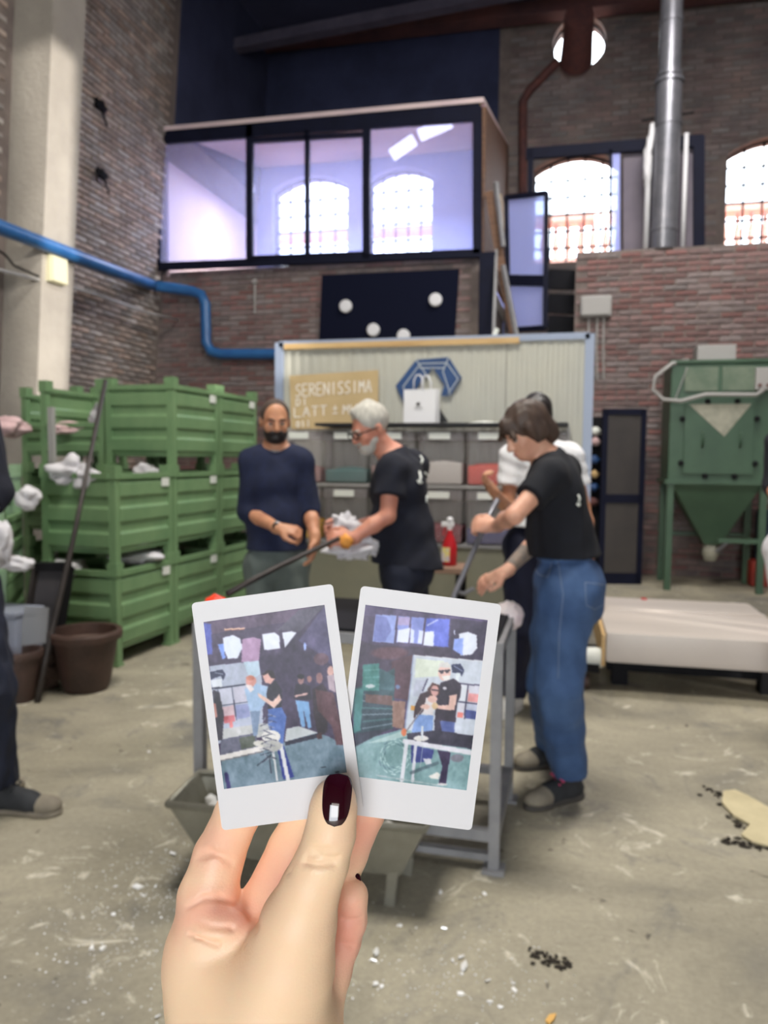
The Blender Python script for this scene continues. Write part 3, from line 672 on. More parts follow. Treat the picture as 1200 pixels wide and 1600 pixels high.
# ------------------------------------------------------------------ partition wall with storage boxes
mat('panel_cream', (192, 190, 176), var=(180, 180, 172), scale=1.5, rough=.5); mat('panel_frame', (150, 162, 186), rough=.4)
mat('cardboard', (202, 178, 136), var=(188, 164, 122), scale=3, rough=.85); mat('chalk', (244, 240, 232), rough=.9); mat('logo_blue', (38, 76, 128), var=(30, 62, 108), scale=3, rough=.5)
mat('logo_line', (180, 188, 196), rough=.6); mat('black_shelf', (28, 28, 32), rough=.5)
YP = 6.1
P0, P1 = atY(437, 537, YP), atY(922, 522, YP)
par = thing('partition', 'cream ribbed panel partition with a grey-blue metal frame behind the people', 'partition', (P0.x, YP, 0))
wP = P1.x-P0.x; nP = 4
for i in range(nP):
    a, b = wP*i/nP+.002, wP*(i+1)/nP-.002; m = M(); n = 16; vs = []; fs = []
    xs_ = []
    for j in range(n+1):
        x = a+(b-a)*j/n; xs_.append((x, 0 if j % 2 == 0 else .006))
        if j < n: xs_.append((x+(b-a)/n*.18, .006 if j % 2 == 0 else 0))
    for x, y in xs_: vs += [(x, y, .02), (x, y, 2.37)]
    for j in range(len(xs_)-1): fs.append((2*j, 2*j+2, 2*j+3, 2*j+1))
    m.add(vs, fs); m.box((a, .008, .02), (b, .05, 2.37)); mk('wall_panel', m, G['panel_cream'], par)
for x in (0, wP): mk('frame_post', M().box((x-.035, -.02, 0), (x+.035, .06, 2.4)), G['panel_frame'], par)
mk('frame_top', M().box((0, -.02, 2.36), (wP, .06, 2.41)), G['panel_frame'], par)
mk('wood_batten', M().box((.05, -.035, 2.34), (wP*.79, .0, 2.385)), G['pale_wood'], par)
mk('chalk_stub', M().bar((wP*.71, 0, 2.40), (wP*.72, .01, 2.46), .03), G['label_white'], par)
# blue hexagon sign: irregular hexagonal ring with facet lines and a dark foot
hx = thing('logo_sign', 'blue faceted hexagonal emblem fixed on the partition behind the white bag', 'sign', atY(668, 605, YP-.03))
def HP(x, y, dy=0): return atY(x, y, YP-.03-dy)
outer = [(650, 562), (701, 558), (721, 590), (704, 618), (689, 619), (694, 601), (676, 575), (655, 600), (640, 628), (636, 640), (618, 603)]
mk('emblem', M().prism([HP(*p) for p in outer[::-1]], (0, .018, 0)), G['logo_blue'], hx, world=True)
mk('emblem_foot', M().prism([HP(*p) for p in ((686, 637), (686, 660), (700, 659))][::-1], (0, .018, 0)), G['black_shelf'], hx, world=True)
for a, b in (((650, 562), (676, 600)), ((657, 568), (698, 567)), ((698, 567), (716, 592)), ((701, 558), (692, 580)), ((716, 592), (700, 616)), ((657, 568), (630, 604)), ((630, 604), (638, 634)), ((692, 580), (704, 618)), ((655, 575), (694, 575))):
    mk('facet_line', M().bar(HP(*a, .004), HP(*b, .004), .008, .004, up=(0, 1, 0)), G['logo_line'], hx, world=True)
# cardboard with chalk writing
cb = thing('cardboard_sign', 'brown cardboard sheet with white chalk lettering on the partition', 'sign', atY(520, 670, YP-.05))
def CP(x, y, dy=0): return atY(x, y, YP-.05-dy)
mk('sheet', M().prism([CP(452, 587), CP(591, 578), CP(591, 668), CP(455, 671)][::-1], (0, .008, 0)), G['cardboard'], cb, world=True)
STROKE = {'S': [[(1, .9), (.6, 1), (.1, .85), (.2, .6), (.8, .42), (.9, .15), (.4, 0), (0, .12)]], 'E': [[(1, 1), (0, 1), (0, 0), (1, 0)], [(0, .5), (.8, .5)]], 'R': [[(0, 0), (0, 1), (.8, .95), (.85, .6), (0, .5)], [(.3, .5), (1, 0)]],
          'N': [[(0, 0), (0, 1), (1, 0), (1, 1)]], 'I': [[(.5, 0), (.5, 1)]], 'M': [[(0, 0), (.1, 1), (.5, .4), (.9, 1), (1, 0)]], 'A': [[(0, 0), (.5, 1), (1, 0)], [(.2, .38), (.8, .38)]], 'V': [[(0, 1), (.5, 0), (1, 1)]],
          'T': [[(0, 1), (1, 1)], [(.5, 1), (.5, 0)]], 'L': [[(0, 1), (0, 0), (1, 0)]], 'U': [[(0, 1), (.05, .1), (.5, 0), (.95, .1), (1, 1)]], 'O': [[(.5, 1), (0, .7), (0, .3), (.5, 0), (1, .3), (1, .7), (.5, 1)]],
          'D': [[(0, 0), (0, 1), (.6, .95), (1, .5), (.6, .05), (0, 0)]], '+': [[(.1, .55), (.9, .55)], [(.5, .9), (.5, .25)], [(.1, 0), (.9, 0)]], '1': [[(.2, .8), (.5, 1), (.5, 0)]], '0': [[(.5, 1), (.1, .7), (.1, .3), (.5, 0), (.9, .3), (.9, .7), (.5, 1)]], ' ': []}
def chalk(text, x, y, w_, h_, gap, slope=-.065, par=cb, PP=None, m='chalk', r=.0065, name='letter'):
    PP = PP or (lambda a, b: CP(a, b, .004))
    for i, ch in enumerate(text):
        if not STROKE[ch]: continue
        ox = x+i*(w_+gap); m_ = M()
        for s in STROKE[ch]:
            for p, q in zip(s[:-1], s[1:]):
                a, b = [(ox+u*w_, y+(ox+u*w_-x)*slope-v*h_) for u, v in (p, q)]; m_.bar(PP(*a), PP(*b), r*1.4, .003, up=(0, 1, 0))
        mk(name, m_, G[m], par, world=True)
chalk('SERENISSIMA', 462, 620, 8, 19, 3); chalk('DI', 463, 634, 6, 11, 4); chalk('LATT', 460, 652, 10, 15, 3.5); chalk('+', 519, 646, 9, 14, 3); chalk('MURA', 536, 647, 9, 14, 3); chalk('011', 463, 668, 5, 10, 3)
# shelf over the boxes
shz = 1.69; bx0, bx1 = atY(436, 670, 5.75).x, atY(888, 664, 5.75).x
sh = tag(mk('shelf', M().box((bx0+.33, 5.66, shz), (bx1-.30, 6.08, shz+.022)), G['black_shelf']), 'thin black shelf board over the storage boxes', 'shelf')
sh2 = tag(mk('shelf', M().box((bx1-.24, 5.66, shz), (bx1, 6.08, shz+.022)), G['black_shelf']), 'short black shelf board behind the women', 'shelf')
rk = thing('box_rack', 'grey rack carrying the two rows of clear boxes', 'rack', (bx0, 5.72, 0))
cw = (bx1-bx0)/6
for z in (1.245, .80, .30): mk('rack_shelf', M().box((0, 0, z-.02), (bx1-bx0, .36, z)), G['grey_plastic'] if z != .8 else G['grey_paint'], rk)
for i in (0, 6): mk('rack_post', M().box((i*cw-.012, .0, 0), (i*cw+.012, .36, 1.68)), G['grey_plastic'], rk)
mk('lower_board', M().box((.0, .02, .02), (bx1-bx0, .04, .78)), mat('board_olive', (132, 130, 112), var=(118, 118, 104), scale=2, rough=.6), rk)
glassbox = mat('box_clear', (196, 190, 192), rough=.3, alpha=.2)
cont = [[(150, 110, 108), (44, 100, 100), (150, 120, 116), (196, 190, 186), (206, 74, 60), (190, 150, 90)], [(214, 160, 30), (92, 92, 110), (120, 110, 110), (120, 34, 52), (50, 56, 110), (70, 70, 110)]]
cname = [['dusty rose', 'teal', 'grey-rose', 'white', 'bright red', 'ochre'], ['yellow', 'slate', 'grey', 'dark crimson', 'deep blue', 'violet']]
cpos = ['behind the bearded man', 'above the white towel', 'behind the grey-haired man', 'under the white paper bag', 'beside the raised hand', 'behind the women']
proto = None
for j in range(2):
    z0 = 1.247 if j == 0 else .802
    for i in range(6):
        x0 = bx0+cw*i+.014; W_ = cw-.028; H_ = .40
        t = thing('storage_box', '%s-filled clear storage box, %s row, %s' % (cname[j][i], ['upper', 'lower'][j], cpos[i]), 'box', (x0, 5.72, z0), 0, 'clear storage boxes in the rack')
        if proto is None:
            m = M().rbox((0, 0, 0), (W_, .34, H_), .018); mk('box_shell', m, glassbox, t)
            mk('lid', M().rbox((-.006, -.012, H_-.07), (W_+.006, .35, H_+.012), .01), glassbox, t)
            mk('label_card', M().box((W_*.25, -.018, H_-.055), (W_*.72, -.013, H_-.005)), G['label_white'], t); proto = t
        else:
            for c in proto.children:
                if c.name.startswith('contents'): continue
                d = c.copy(); COL.objects.link(d); d.parent = t
        fh = [.12, .11, .14, .17, .15, .2, .15, .12, .1, .13, .12, .15][j*6+i]
        mk('contents', M().rbox((.008, .008, .006), (W_-.008, .332, fh), .015).blob((W_/2, .17, fh), (W_*.42, .14, .02), i+j*7, .2, 2), mat('contents_%d_%d' % (i, j), cont[j][i], rough=.8), t, smooth=True)
# flat lids and papers on top of the boxes, white bag
t = tag(mk('papers', M().blob(atY(757, 664, 5.85)+Vector((0, 0, .012)), (.12, .1, .016), 2, .1), G['label_white'], smooth=True), 'flat white papers on the boxes behind the brown-haired woman', 'papers')
wbg = thing('paper_bag', 'white paper gift bag with twisted handles on the black shelf', 'bag', (atY(657, 664, 5.8).x, 5.85, shz+.022))
hw = .135
m = M().hexa([(-hw, -.05, 0), (hw*.82, -.06, 0), (hw*.97, .05, 0), (-hw*.9, .06, 0), (-hw*1.02, -.03, .26), (hw*.84, -.03, .265), (hw*.98, .03, .265), (-hw*.9, .03, .26)]); fixn(mk('bag_body', m, G['white_paint'], wbg))
for dy, dx in ((-.03, 0), (.03, .05)):
    mk('handle', M().tube([(-.06+dx, dy, .25), (-.06+dx, dy, .33), (-.04+dx, dy, .37), (-.01+dx, dy, .37), (.01+dx, dy, .33), (.015+dx, dy, .25)], .006, 6), G['white_paint'], wbg, smooth=True)
mk('printed_mark', M().blob((-.02, -.047, .15), (.016, .006, .012), 4, .3, 2), G['iron'], wbg); mk('printed_line', M().box((-.05, -.053, .12), (.015, -.05, .126)), G['grey_plastic'], wbg)
# brown-wood bench and red spray bottle
b1, b2 = atY(648, 884, 5.2), atY(724, 884, 5.2); bz = b1.z
bench = thing('bench', 'small brown wooden bench with the red spray bottle on it', 'bench', (b1.x, 5.15, 0))
mk('bench_top', M().rbox((0, 0, bz-.04), (b2.x-b1.x, .32, bz), .006), mat('bench_wood', (150, 122, 104), var=(128, 100, 84), scale=4, stretch=(1, 8, 8), rough=.6), bench)
for x in (.03, b2.x-b1.x-.03):
    for y in (.03, .28): mk('leg', M().bar((x, y, 0), (x, y, bz-.04), .035), G['black_metal'], bench)
mk('knob_tap', M().tube([(b2.x-b1.x-.04, -.02, bz-.15), (b2.x-b1.x+.02, -.06, bz-.16), (b2.x-b1.x+.09, -.05, bz-.12)], .014, 8), G['steel'], bench)
bp_ = atY(702, 886, 5.3); bo = thing('spray_bottle', 'red spray bottle with a white nozzle on the wooden bench', 'bottle', (bp_.x, 5.3, bz))
mk('bottle_body', M().lathe([(.045, 0), (.052, .01), (.052, .14), (.03, .20), (.018, .23), (.018, .25)], n=20), mat('bottle_red', (196, 30, 40), rough=.3, alpha=.9), bo, smooth=40)
mk('nozzle', M().rbox((-.06, -.015, .27), (.03, .015, .305), .008).box((-.015, -.012, .245), (.015, .012, .28)), G['white_paint'], bo)
mk('cap', M().lathe([(.02, .305), (.024, .32), (.018, .335), (.004, .34)], n=14), G['white_paint'], bo, smooth=True)
mk('trigger', M().bar((-.03, 0, .27), (-.045, 0, .21), .012), G['bottle_red'], bo); mk('label_sticker', M().box((-.046, -.054, .03), (.01, -.050, .13)), mat('sticker', (220, 206, 120), var=(200, 190, 200), scale=30, amt=.1, rough=.5), bo)
# ------------------------------------------------------------------ work table in front of the people
TZ = .83
L0 = Vector((atZ(771, 1360).x, atZ(771, 1360).y, 0)); tw = 1.17; td = .62
tb = thing('work_table', 'grey steel work table with slim square legs behind the instant photos', 'table', (L0.x-tw+.02, L0.y-.02, 0))
s_ = .038
def leg(x, y): mk('leg', M().box((x, y, .012), (x+s_, y+s_, TZ-.05)), G['grey_paint'], tb); mk('foot_plate', M().box((x-.02, y-.02, 0), (x+s_+.02, y+s_+.02, .012)), G['grey_paint'], tb)
for x in (0, tw-s_):
    for y in (0, td-s_): leg(x, y)
for y in (0, td-s_): mk('top_rail', M().box((0, y, TZ-.05), (tw, y+s_, TZ-.012)), G['grey_paint'], tb)
for x in (0, tw-s_): mk('top_rail', M().box((x, s_, TZ-.05), (x+s_, td-s_, TZ-.012)), G['grey_paint'], tb)
mk('table_top', M().box((.02, .02, TZ-.012), (tw-.02, td-.02, TZ)), G['black_metal'], tb)
mk('lower_rail', M().box((s_, .0, .11), (tw-s_, s_*.8, .15)), G['grey_paint'], tb); mk('lower_rail', M().box((s_, td-s_, .11), (tw-s_, td, .14)), G['grey_paint'], tb)
mk('lower_rail', M().box((tw-s_, s_, .11), (tw, td-s_, .15)), G['grey_paint'], tb)
mk('stretcher', M().box((tw-.45, .02, .03), (tw-s_, .05, .055)), G['grey_paint'], tb)
tl = Vector(tb.location)
gp = Vector((tl.x+tw-.03, tl.y+td-.12, TZ))
t = tag(mk('glass_gather', M().blob(at(795, 963, (gp-EYE).dot(FWD)), (.058, .06, .058), 5, .12, 4, 3), mat('frothy_glass', (240, 232, 232), var=(228, 190, 196), scale=5, rough=.35, coat=.3), smooth=True), 'white and pink frothy glass lump on the table corner', 'glass')
# ------------------------------------------------------------------ galvanised tub
mat('galvanised', (152, 150, 138), var=(124, 122, 112), scale=7, amt=.5, rough=.42, metal=.55, bump=.15)
R_ = [atZ(262, 1257, .29), atZ(664, 1297, .29), atZ(700, 1232, .29), atZ(311, 1207, .29)]
cen = sum(R_, Vector())/4; cen.z = 0
tub = thing('tub', 'galvanised steel tub with tapered sides and short legs on the floor', 'tub', cen)
Bm = [Vector(((p.x-cen.x)*.80+cen.x, (p.y-cen.y)*.66+cen.y, .105)) for p in R_]
m = M()
vi = [Vector((p.x-(p.x-cen.x)*.02, p.y-(p.y-cen.y)*.04, p.z-.002)) for p in R_]; bi = [Vector((p.x-(p.x-cen.x)*.02, p.y-(p.y-cen.y)*.04, .115)) for p in Bm]
m.add(R_+Bm+vi+bi, [(0, 1, 5, 4), (1, 2, 6, 5), (2, 3, 7, 6), (3, 0, 4, 7), (4, 5, 6, 7), (8, 12, 13, 9), (9, 13, 14, 10), (10, 14, 15, 11), (11, 15, 12, 8), (15, 14, 13, 12), (0, 8, 9, 1), (1, 9, 10, 2), (2, 10, 11, 3), (3, 11, 8, 0)])
fixn(mk('basin', m, G['galvanised'], tub, world=True))
rim = M().tube(R_+[R_[0]], .013, 8); mk('rolled_rim', rim, G['galvanised'], tub, world=True, smooth=True)
for k, p in enumerate(Bm):
    q = p+(cen-p)*.1; mk('leg', M().bar((q.x, q.y, 0), (q.x+(p.x-q.x)*.3, q.y+(p.y-q.y)*.3, .13), .035, .02), G['galvanised'], tub, world=True)
mat('shard', (235, 240, 250), rough=.06, spec=.9, trans=.35)
mat('shard_bright', (255, 255, 255), rough=.12, metal=.1, spec=.9)  # plain white puts the glint of the glass into the colour
def shard(p, s, k, rz, tilt, label=None, grp=None):
    m = M(); n = random.randint(4, 6); pts = []
    for i in range(n):
        t_ = 2*PI*i/n+random.uniform(-.3, .3); r = s*random.uniform(.5, 1); pts.append(Vector((r*math.cos(t_), r*.6*math.sin(t_), 0)))
    q = Matrix.Rotation(rz, 3, 'Z') @ Matrix.Rotation(tilt, 3, 'X')
    m.prism([q @ v + Vector((0, 0, s*.28)) for v in pts], q @ Vector((0, 0, s*.3)))
    zmin = min(v[2] for v in m.v); m.v = [(v[0], v[1], v[2]-zmin) for v in m.v]
    o = mk('glass_shard', m, G[k]); o.location = p; fixn(o); return o
# shards in the tub
t = M(); 
for i in range(26):
    u, v = random.random(), random.random(); a = vi[0].lerp(vi[1], .05+u*.9); b = vi[3].lerp(vi[2], .05+u*.9); p = a.lerp(b, .1+.8*v); p.z = .20+random.uniform(0, .05)
    s = random.uniform(.012, .03); t.blob(p, s, i, .5, 1)
tag(mk('glass_cullet', t, G['shard_bright'], kind='stuff'), 'broken glass cullet heaped in the galvanised tub', 'glass')
# ------------------------------------------------------------------ shards scattered on the floor: bigger ones singly, grit as one mass
cl = [(215, 1385, 'left of the tub, largest of the bright cluster'), (224, 1398, 'left of the tub, lower piece of the bright cluster'), (181, 1383, 'small violet piece left of the bright cluster'), (270, 1334, 'long blue-white piece beside the tub corner'), (178, 1427, 'below the bright cluster at the left'), (143, 1479, 'bluish piece far left of the wrist'), (248, 1586, 'bluish piece just left of the wrist at the bottom'), (233, 1174, 'lone white piece left of the table leg'),
      (590, 1487, 'upper piece of the pair right of the little finger'), (583, 1499, 'lower bluish piece of the pair right of the little finger'), (688, 1393, 'white piece right of the tub leg'), (694, 1449, 'white triangular piece below the tub'), (624, 1444, 'tiny piece at the tub leg'), (707, 1499, 'left piece of the cluster right of the hand'), (720, 1494, 'top piece of the cluster right of the hand'), (726, 1510, 'bluish middle piece of the cluster right of the hand'), (722, 1520, 'lower piece of the cluster right of the hand'),
      (586, 1536, 'white piece near the right of the wrist'), (596, 1540, 'bluish piece near the right of the wrist'), (762, 1531, 'small piece right of the bottom cluster'), (801, 1534, 'top of the two pieces below the dark stain'), (804, 1545, 'lower of the two pieces below the dark stain'), (721, 1551, 'small piece low in the bottom cluster'), (765, 1563, 'tiny piece at the bottom right of the cluster'), (781, 1571, 'last tiny piece toward the bottom edge'), (160, 1480, 'tiny piece by the bluish one at the left'), (757, 1395, 'tiny piece beside the table foot')]
for i, (x, y, l) in enumerate(cl):
    p = atZ(x, y, .006); p.z = 0
    o = shard(p, random.uniform(.010, .017) if i not in (0, 3, 8, 15) else .024, 'shard_bright', random.uniform(0, 6), random.uniform(-.6, .6))
    tag(o, 'glass shard on the floor, '+l, 'glass shard', 'glass shards scattered on the floor')
gr = M()
for i in range(900):
    k = i % 3
    if k == 0: x, y = random.gauss(170, 90), random.gauss(1490, 60)
    elif k == 1: x, y = random.gauss(690, 110), random.gauss(1520, 50)
    else: x, y = random.gauss(250, 60), random.gauss(1370, 40)
    if y < 1200: continue
    p = atZ(x, y); s = random.uniform(.0016, .0045); a_ = random.uniform(0, 6)
    c_, s2_ = math.cos(a_)*s, math.sin(a_)*s
    gr.add([(p.x-c_, p.y-s2_, .001), (p.x+s2_, p.y-c_, .001), (p.x+c_, p.y+s2_, .001), (p.x, p.y, .001+s)], [(0, 1, 3), (1, 2, 3), (2, 0, 3)])
tag(mk('glass_grit', gr, G['shard_bright'], kind='stuff'), 'fine glass grit strewn over the concrete floor', 'glass')
# dark debris, plaster/cardboard scrap
mat('debris', (46, 40, 34), rough=.95); mat('scrap_card', (208, 196, 160), var=(190, 178, 144), scale=9, rough=.9)
dm = M()
for i in range(46):
    u = random.random(); x = 828+62*u+random.gauss(0, 3); y = 1492+18*u+random.gauss(0, 6); p = atZ(x, y); dm.blob((p.x, p.y, .004), (random.uniform(.004, .014), random.uniform(.003, .008), .004), i, .4, 1)
tag(mk('floor_debris', dm, G['debris'], kind='stuff'), 'dark crumbs on the floor at lower right of the hand', 'debris')
dm = M()
for x, y in ((1104, 1238), (1118, 1243), (1128, 1256), (1140, 1274), (1150, 1287), (1160, 1292), (1148, 1315), (1160, 1320), (1136, 1317), (1175, 1322), (1190, 1325)):
    for q in range(5): p = atZ(x+random.gauss(0, 6), y+random.gauss(0, 3)); dm.blob((p.x, p.y, .005), (random.uniform(.006, .018), .006, .005), q+x, .5, 1)
tag(mk('floor_debris', dm, G['debris'], kind='stuff'), 'dark burnt crumbs around the beige scrap', 'debris')
sc = [(1130, 1238), (1148, 1236), (1170, 1246), (1198, 1262), (1230, 1272), (1240, 1330), (1200, 1324), (1176, 1318), (1158, 1306), (1172, 1290), (1146, 1276), (1128, 1256)]
tag(mk('scrap_sheet', M().prism([atZ(x, y, .006) for x, y in sc], (0, 0, .008)), G['scrap_card']), 'torn beige scrap sheet lying on the floor at the right edge', 'scrap')
tag(mk('yellow_chip', M().prism([atZ(x, y, .003) for x, y in ((852, 1597), (858, 1588), (869, 1586), (866, 1594), (858, 1602))], (0, 0, .006)), mat('chip_yellow', (226, 178, 100), rough=.7)), 'small yellow-orange chip on the floor at the bottom edge', 'chip')
# ------------------------------------------------------------------ low pale slab platform
mat('slab_pale', (206, 196, 188), var=(180, 172, 166), scale=1.6, amt=.6, rough=.4, stretch=(.5, 3, 1))
sz0, sz1 = .19, .385
a = atZ(945, 1036, sz0); sl = thing('platform', 'low pale wrapped platform on dark feet, right of the jeans', 'platform', (a.x, a.y, 0), math.radians(1.5))
mk('slab', M().rbox((0, 0, sz0), (1.12, 1.30, sz1), .03), G['slab_pale'], sl, smooth=40)
mk('end_board', M().box((-.02, .0, sz0-.02), (.0, 1.28, sz1-.02)), G['pale_wood'], sl)
for x in (.06, .95):
    for y in (.2, 1.0): mk('foot', M().box((x, y, 0), (x+.1, y+.12, sz0)), G['black_metal'], sl)
mk('skid', M().box((.03, .25, .08), (1.09, .33, sz0)), G['black_metal'], sl)
mk('ridge', M().rbox((.05, .75, sz1-.01), (1.1, .82, sz1+.012), .01), G['slab_pale'], sl)
t = tag(mk('red_tag', M().box((0, 0, 0), (.04, .05, .008)), G['bottle_red']), 'small red tag on the pale platform', 'tag'); t.location = atZ(1002, 937, sz1)
cs = thing('caster_truck', 'dark wheeled dolly with a white roller beside the platform', 'dolly', atZ(915, 1083)); cl_ = cs.location
mk('frame_bar', M().box((-.1, .05, .12), (.08, .6, .17)), G['black_metal'], cs)
mk('wheel', M().lathe([(.045, -.02), (.05, 0), (.045, .02)], (.0, .1, .05), 16, axis=(1, 0, 0)), G['clay'], cs); mk('wheel', M().lathe([(.045, -.02), (.05, 0), (.045, .02)], (-.02, .5, .05), 16, axis=(1, 0, 0)), G['clay'], cs)
mk('roller', M().lathe([(.06, -.05), (.065, 0), (.06, .05)], (.05, .12, .20), 16, axis=(1, 0, 0)), G['label_white'], cs)
# ------------------------------------------------------------------ green dust extractor
mat('hopper_green', (70, 98, 76), var=(54, 80, 62), scale=1.4, rough=.45); mat('hopper_dust', (176, 172, 158), var=(140, 142, 128), scale=8, rough=.9)
hp0 = atZ(1037, 922); hp0.z = 0
hp = thing('dust_extractor', 'green steel dust extractor with a hopper standing by the right wall', 'machine', hp0, 0)
W_, D_ = 1.02, .8; zb, zt = 1.22, 2.50
mk('cabinet', M().rbox((0, 0, zb), (W_, D_, zt), .012), G['hopper_green'], hp)
mk('cabinet_top', M().rbox((-.02, -.02, zt), (W_+.02, D_+.02, zt+.04), .01), G['hopper_green'], hp)
m = M().hexa([(.45, .3, .50), (.62, .3, .50), (.62, .5, .50), (.45, .5, .50), (.03, .02, zb), (W_-.03, .02, zb), (W_-.03, D_-.02, zb), (.03, D_-.02, zb)]); mk('hopper', m, G['hopper_green'], hp)
mk('hopper_lip', M().box((-.03, -.03, zb-.03), (W_+.03, D_+.03, zb+.015)), G['hopper_green'], hp)
for x in (0, W_-.07):
    for y in (0, D_-.07): mk('leg', M().box((x, y, 0), (x+.07, y+.07, zb-.03)), G['hopper_green'], hp)
mk('cross_brace', M().box((.55, .02, .55), (W_-.07, .06, .60)), G['hopper_green'], hp); mk('cross_brace', M().box((.07, D_-.06, .55), (W_-.07, D_-.02, .60)), G['hopper_green'], hp)
mk('outlet', M().lathe([(.06, .30), (.09, .38), (.08, .50)], (.535, .4, 0), 18), G['hopper_dust'], hp, smooth=True)
mk('clamp_lever', M().tube([(.58, .3, .42), (.68, .2, .54)], .02, 8), G['steel'], hp)
dz0, dz1 = 1.30, 2.07
mk('service_door', M().rbox((.15, -.025, dz0), (W_-.16, 0, dz1), .008), G['hopper_green'], hp)
mk('dust_patch', M().prism([(.19, -.030, dz1-.01), (W_-.20, -.030, dz1-.01), (.56, -.030, dz1-.36)][::-1], (0, .004, 0)), G['hopper_dust'], hp)
for x, z in ((.13, 1.42), (.13, 1.9), (W_-.14, 1.42), (W_-.14, 1.9), (.38, dz1+.02), (.68, dz1+.02), (.38, dz0-.02), (.68, dz0-.02)): mk('door_clamp', M().lathe([(.03, 0), (.03, .03), (.015, .05)], (x, -.01, z), 10, axis=(0, -1, 0)), G['black_metal'], hp)
for x in (.34, .72): mk('door_handle', M().tube([(x, -.025, 1.60), (x, -.07, 1.62), (x, -.07, 1.74), (x, -.025, 1.76)], .012, 8), G['hopper_green'], hp, smooth=True)
for x in (.14, .52): mk('upper_panel', M().rbox((x, -.018, 2.2), (x+.34, 0, 2.46), .006), mat('hopper_worn', (118, 130, 112), var=(84, 104, 86), scale=5) if 'hopper_worn' not in G else G['hopper_worn'], hp)  # lighter green carries the glare on the upper panels
mk('control_box', M().rbox((.84, -.08, 2.2), (1.0, 0, 2.44), .015), G['grey_plastic'], hp)
for x in (.88, .96): mk('button', M().lathe([(.018, 0), (.018, .02)], (x, -.08, 2.25), 10, axis=(0, -1, 0)), G['rust_pipe'], hp)
mk('motor_box', M().rbox((.28, .15, zt+.04), (.68, .5, zt+.22), .01), G['grey_plastic'], hp)
mk('hose', M().tube([(.18, .1, zt+.05), (-.0, -.03, zt), (-.17, -.05, 2.36), (-.19, -.05, 2.22), (-.08, -.06, 2.11), (.1, -.07, 2.09), (.35, -.07, 2.16), (.85, -.08, 2.15), (.92, -.07, 2.2)], .022, 8), G['grey_plastic'], hp, smooth=True)
mk('diagonal_strap', M().bar((.05, -.012, 2.12), (.16, -.012, 2.46), .04, .008), G['grey_plastic'], hp)
t = tag(mk('red_tank', M().rbox((0, 0, .12), (.5, .3, .42), .03), mat('tank_red', (150, 44, 32), rough=.5)), 'dull red tank behind the extractor leg at the right edge', 'tank'); t.location = (hp0.x+1.0, hp0.y+.55, -.12+.0); t.location.z = -.12
t = tag(mk('blue_drum', M().lathe([(.16, 0), (.17, .02), (.17, .85), (.15, .88)], n=20), mat('drum_blue', (26, 34, 66), rough=.5), smooth=40), 'dark blue drum behind the extractor hopper', 'drum'); t.location = (hp0.x+1.25, hp0.y+.78, 0)
# ------------------------------------------------------------------ black framed door panel standing against the wall
d0 = atZ(938, 912); d0.z = 0; dd = thing('door_panel', 'black framed narrow door panel standing upright by the right wall', 'door panel', d0, math.radians(13))
mat('smoked_panel', (72, 68, 66), var=(58, 55, 56), scale=2, rough=.35)
for a, b in (((0, 0, 0), (0, 0, 2.03)), ((.44, 0, 0), (.44, 0, 2.03))): mk('frame_post', M().bar(a, b, .06, .05, up=(0, 1, 0)), G['navy_metal'], dd)
for z, w_ in ((.06, .14), (1.0, .10), (2.0, .07)): mk('frame_rail', M().bar((0, 0, z), (.44, 0, z), w_, .05, up=(0, 1, 0)), G['navy_metal'], dd)
for z0, z1 in ((.12, .95), (1.05, 1.97)): mk('infill', M().box((.03, -.008, z0), (.41, .008, z1)), G['smoked_panel'], dd)
hs = thing('parts_rack', 'narrow dark rack of blue and orange bits beside the partition', 'rack', atZ(931, 905)-Vector((.18, .3, 0)), 0)
mk('rack_post', M().box((0, 0, 0), (.03, .2, 1.95)), G['black_metal'], hs); mk('rack_back', M().box((0, .2, 0), (.3, .22, 1.95)), G['black_metal'], hs)
for i, (z, c) in enumerate(((1.78, 'label_white'), (1.66, 'rag_pink'), (1.45, 'logo_blue'), (1.28, 'pale_wood'), (1.12, 'logo_blue'), (.95, 'rust_pipe'))): mk('hanging_part', M().blob((.12, .1, z), (.06, .06, .05), i, .3, 2), G[c], hs, smooth=True)
# paper sheet on the wall near, stool etc.
# ------------------------------------------------------------------ people
mat('skin_fair', (226, 176, 150), var=(206, 150, 126), scale=14, rough=.5, sss=.12); mat('skin_tan', (200, 146, 112), var=(178, 122, 94), scale=14, rough=.5, sss=.12)
mat('skin_ruddy', (214, 152, 128), var=(196, 128, 108), scale=14, rough=.5, sss=.12)
mat('navy_knit', (22, 32, 64), var=(16, 24, 50), scale=30, rough=.9); mat('navy_tee', (17, 21, 38), var=(12, 15, 29), scale=20, rough=.9); mat('black_tee', (17, 20, 30), var=(12, 14, 23), scale=20, rough=.9)
mat('white_tee', (232, 232, 236), rough=.85); mat('denim', (74, 102, 144), var=(46, 72, 114), scale=5, amt=.45, rough=.85, bump=.5, bscale=16)
mat('denim_dark', (24, 30, 50), var=(16, 21, 38), scale=6, rough=.85); mat('trouser_green', (104, 114, 110), var=(84, 94, 92), scale=5, rough=.85); mat('trouser_navy', (16, 22, 52), var=(12, 16, 40), scale=6, rough=.85)
mat('hair_grey', (202, 198, 188), var=(168, 164, 156), scale=60, stretch=(1, 1, .3), rough=.7); mat('hair_brown', (82, 64, 54), var=(54, 40, 34), scale=40, stretch=(1, 1, .25), rough=.55); mat('hair_black', (24, 20, 22), var=(40, 34, 34), scale=50, rough=.45)
mat('hair_buzz', (58, 48, 44), var=(86, 70, 60), scale=60, rough=.8); mat('eye_white', (170, 160, 154), rough=.35); mat('iris', (46, 36, 32), rough=.2); mat('lip', (186, 108, 100), rough=.45)
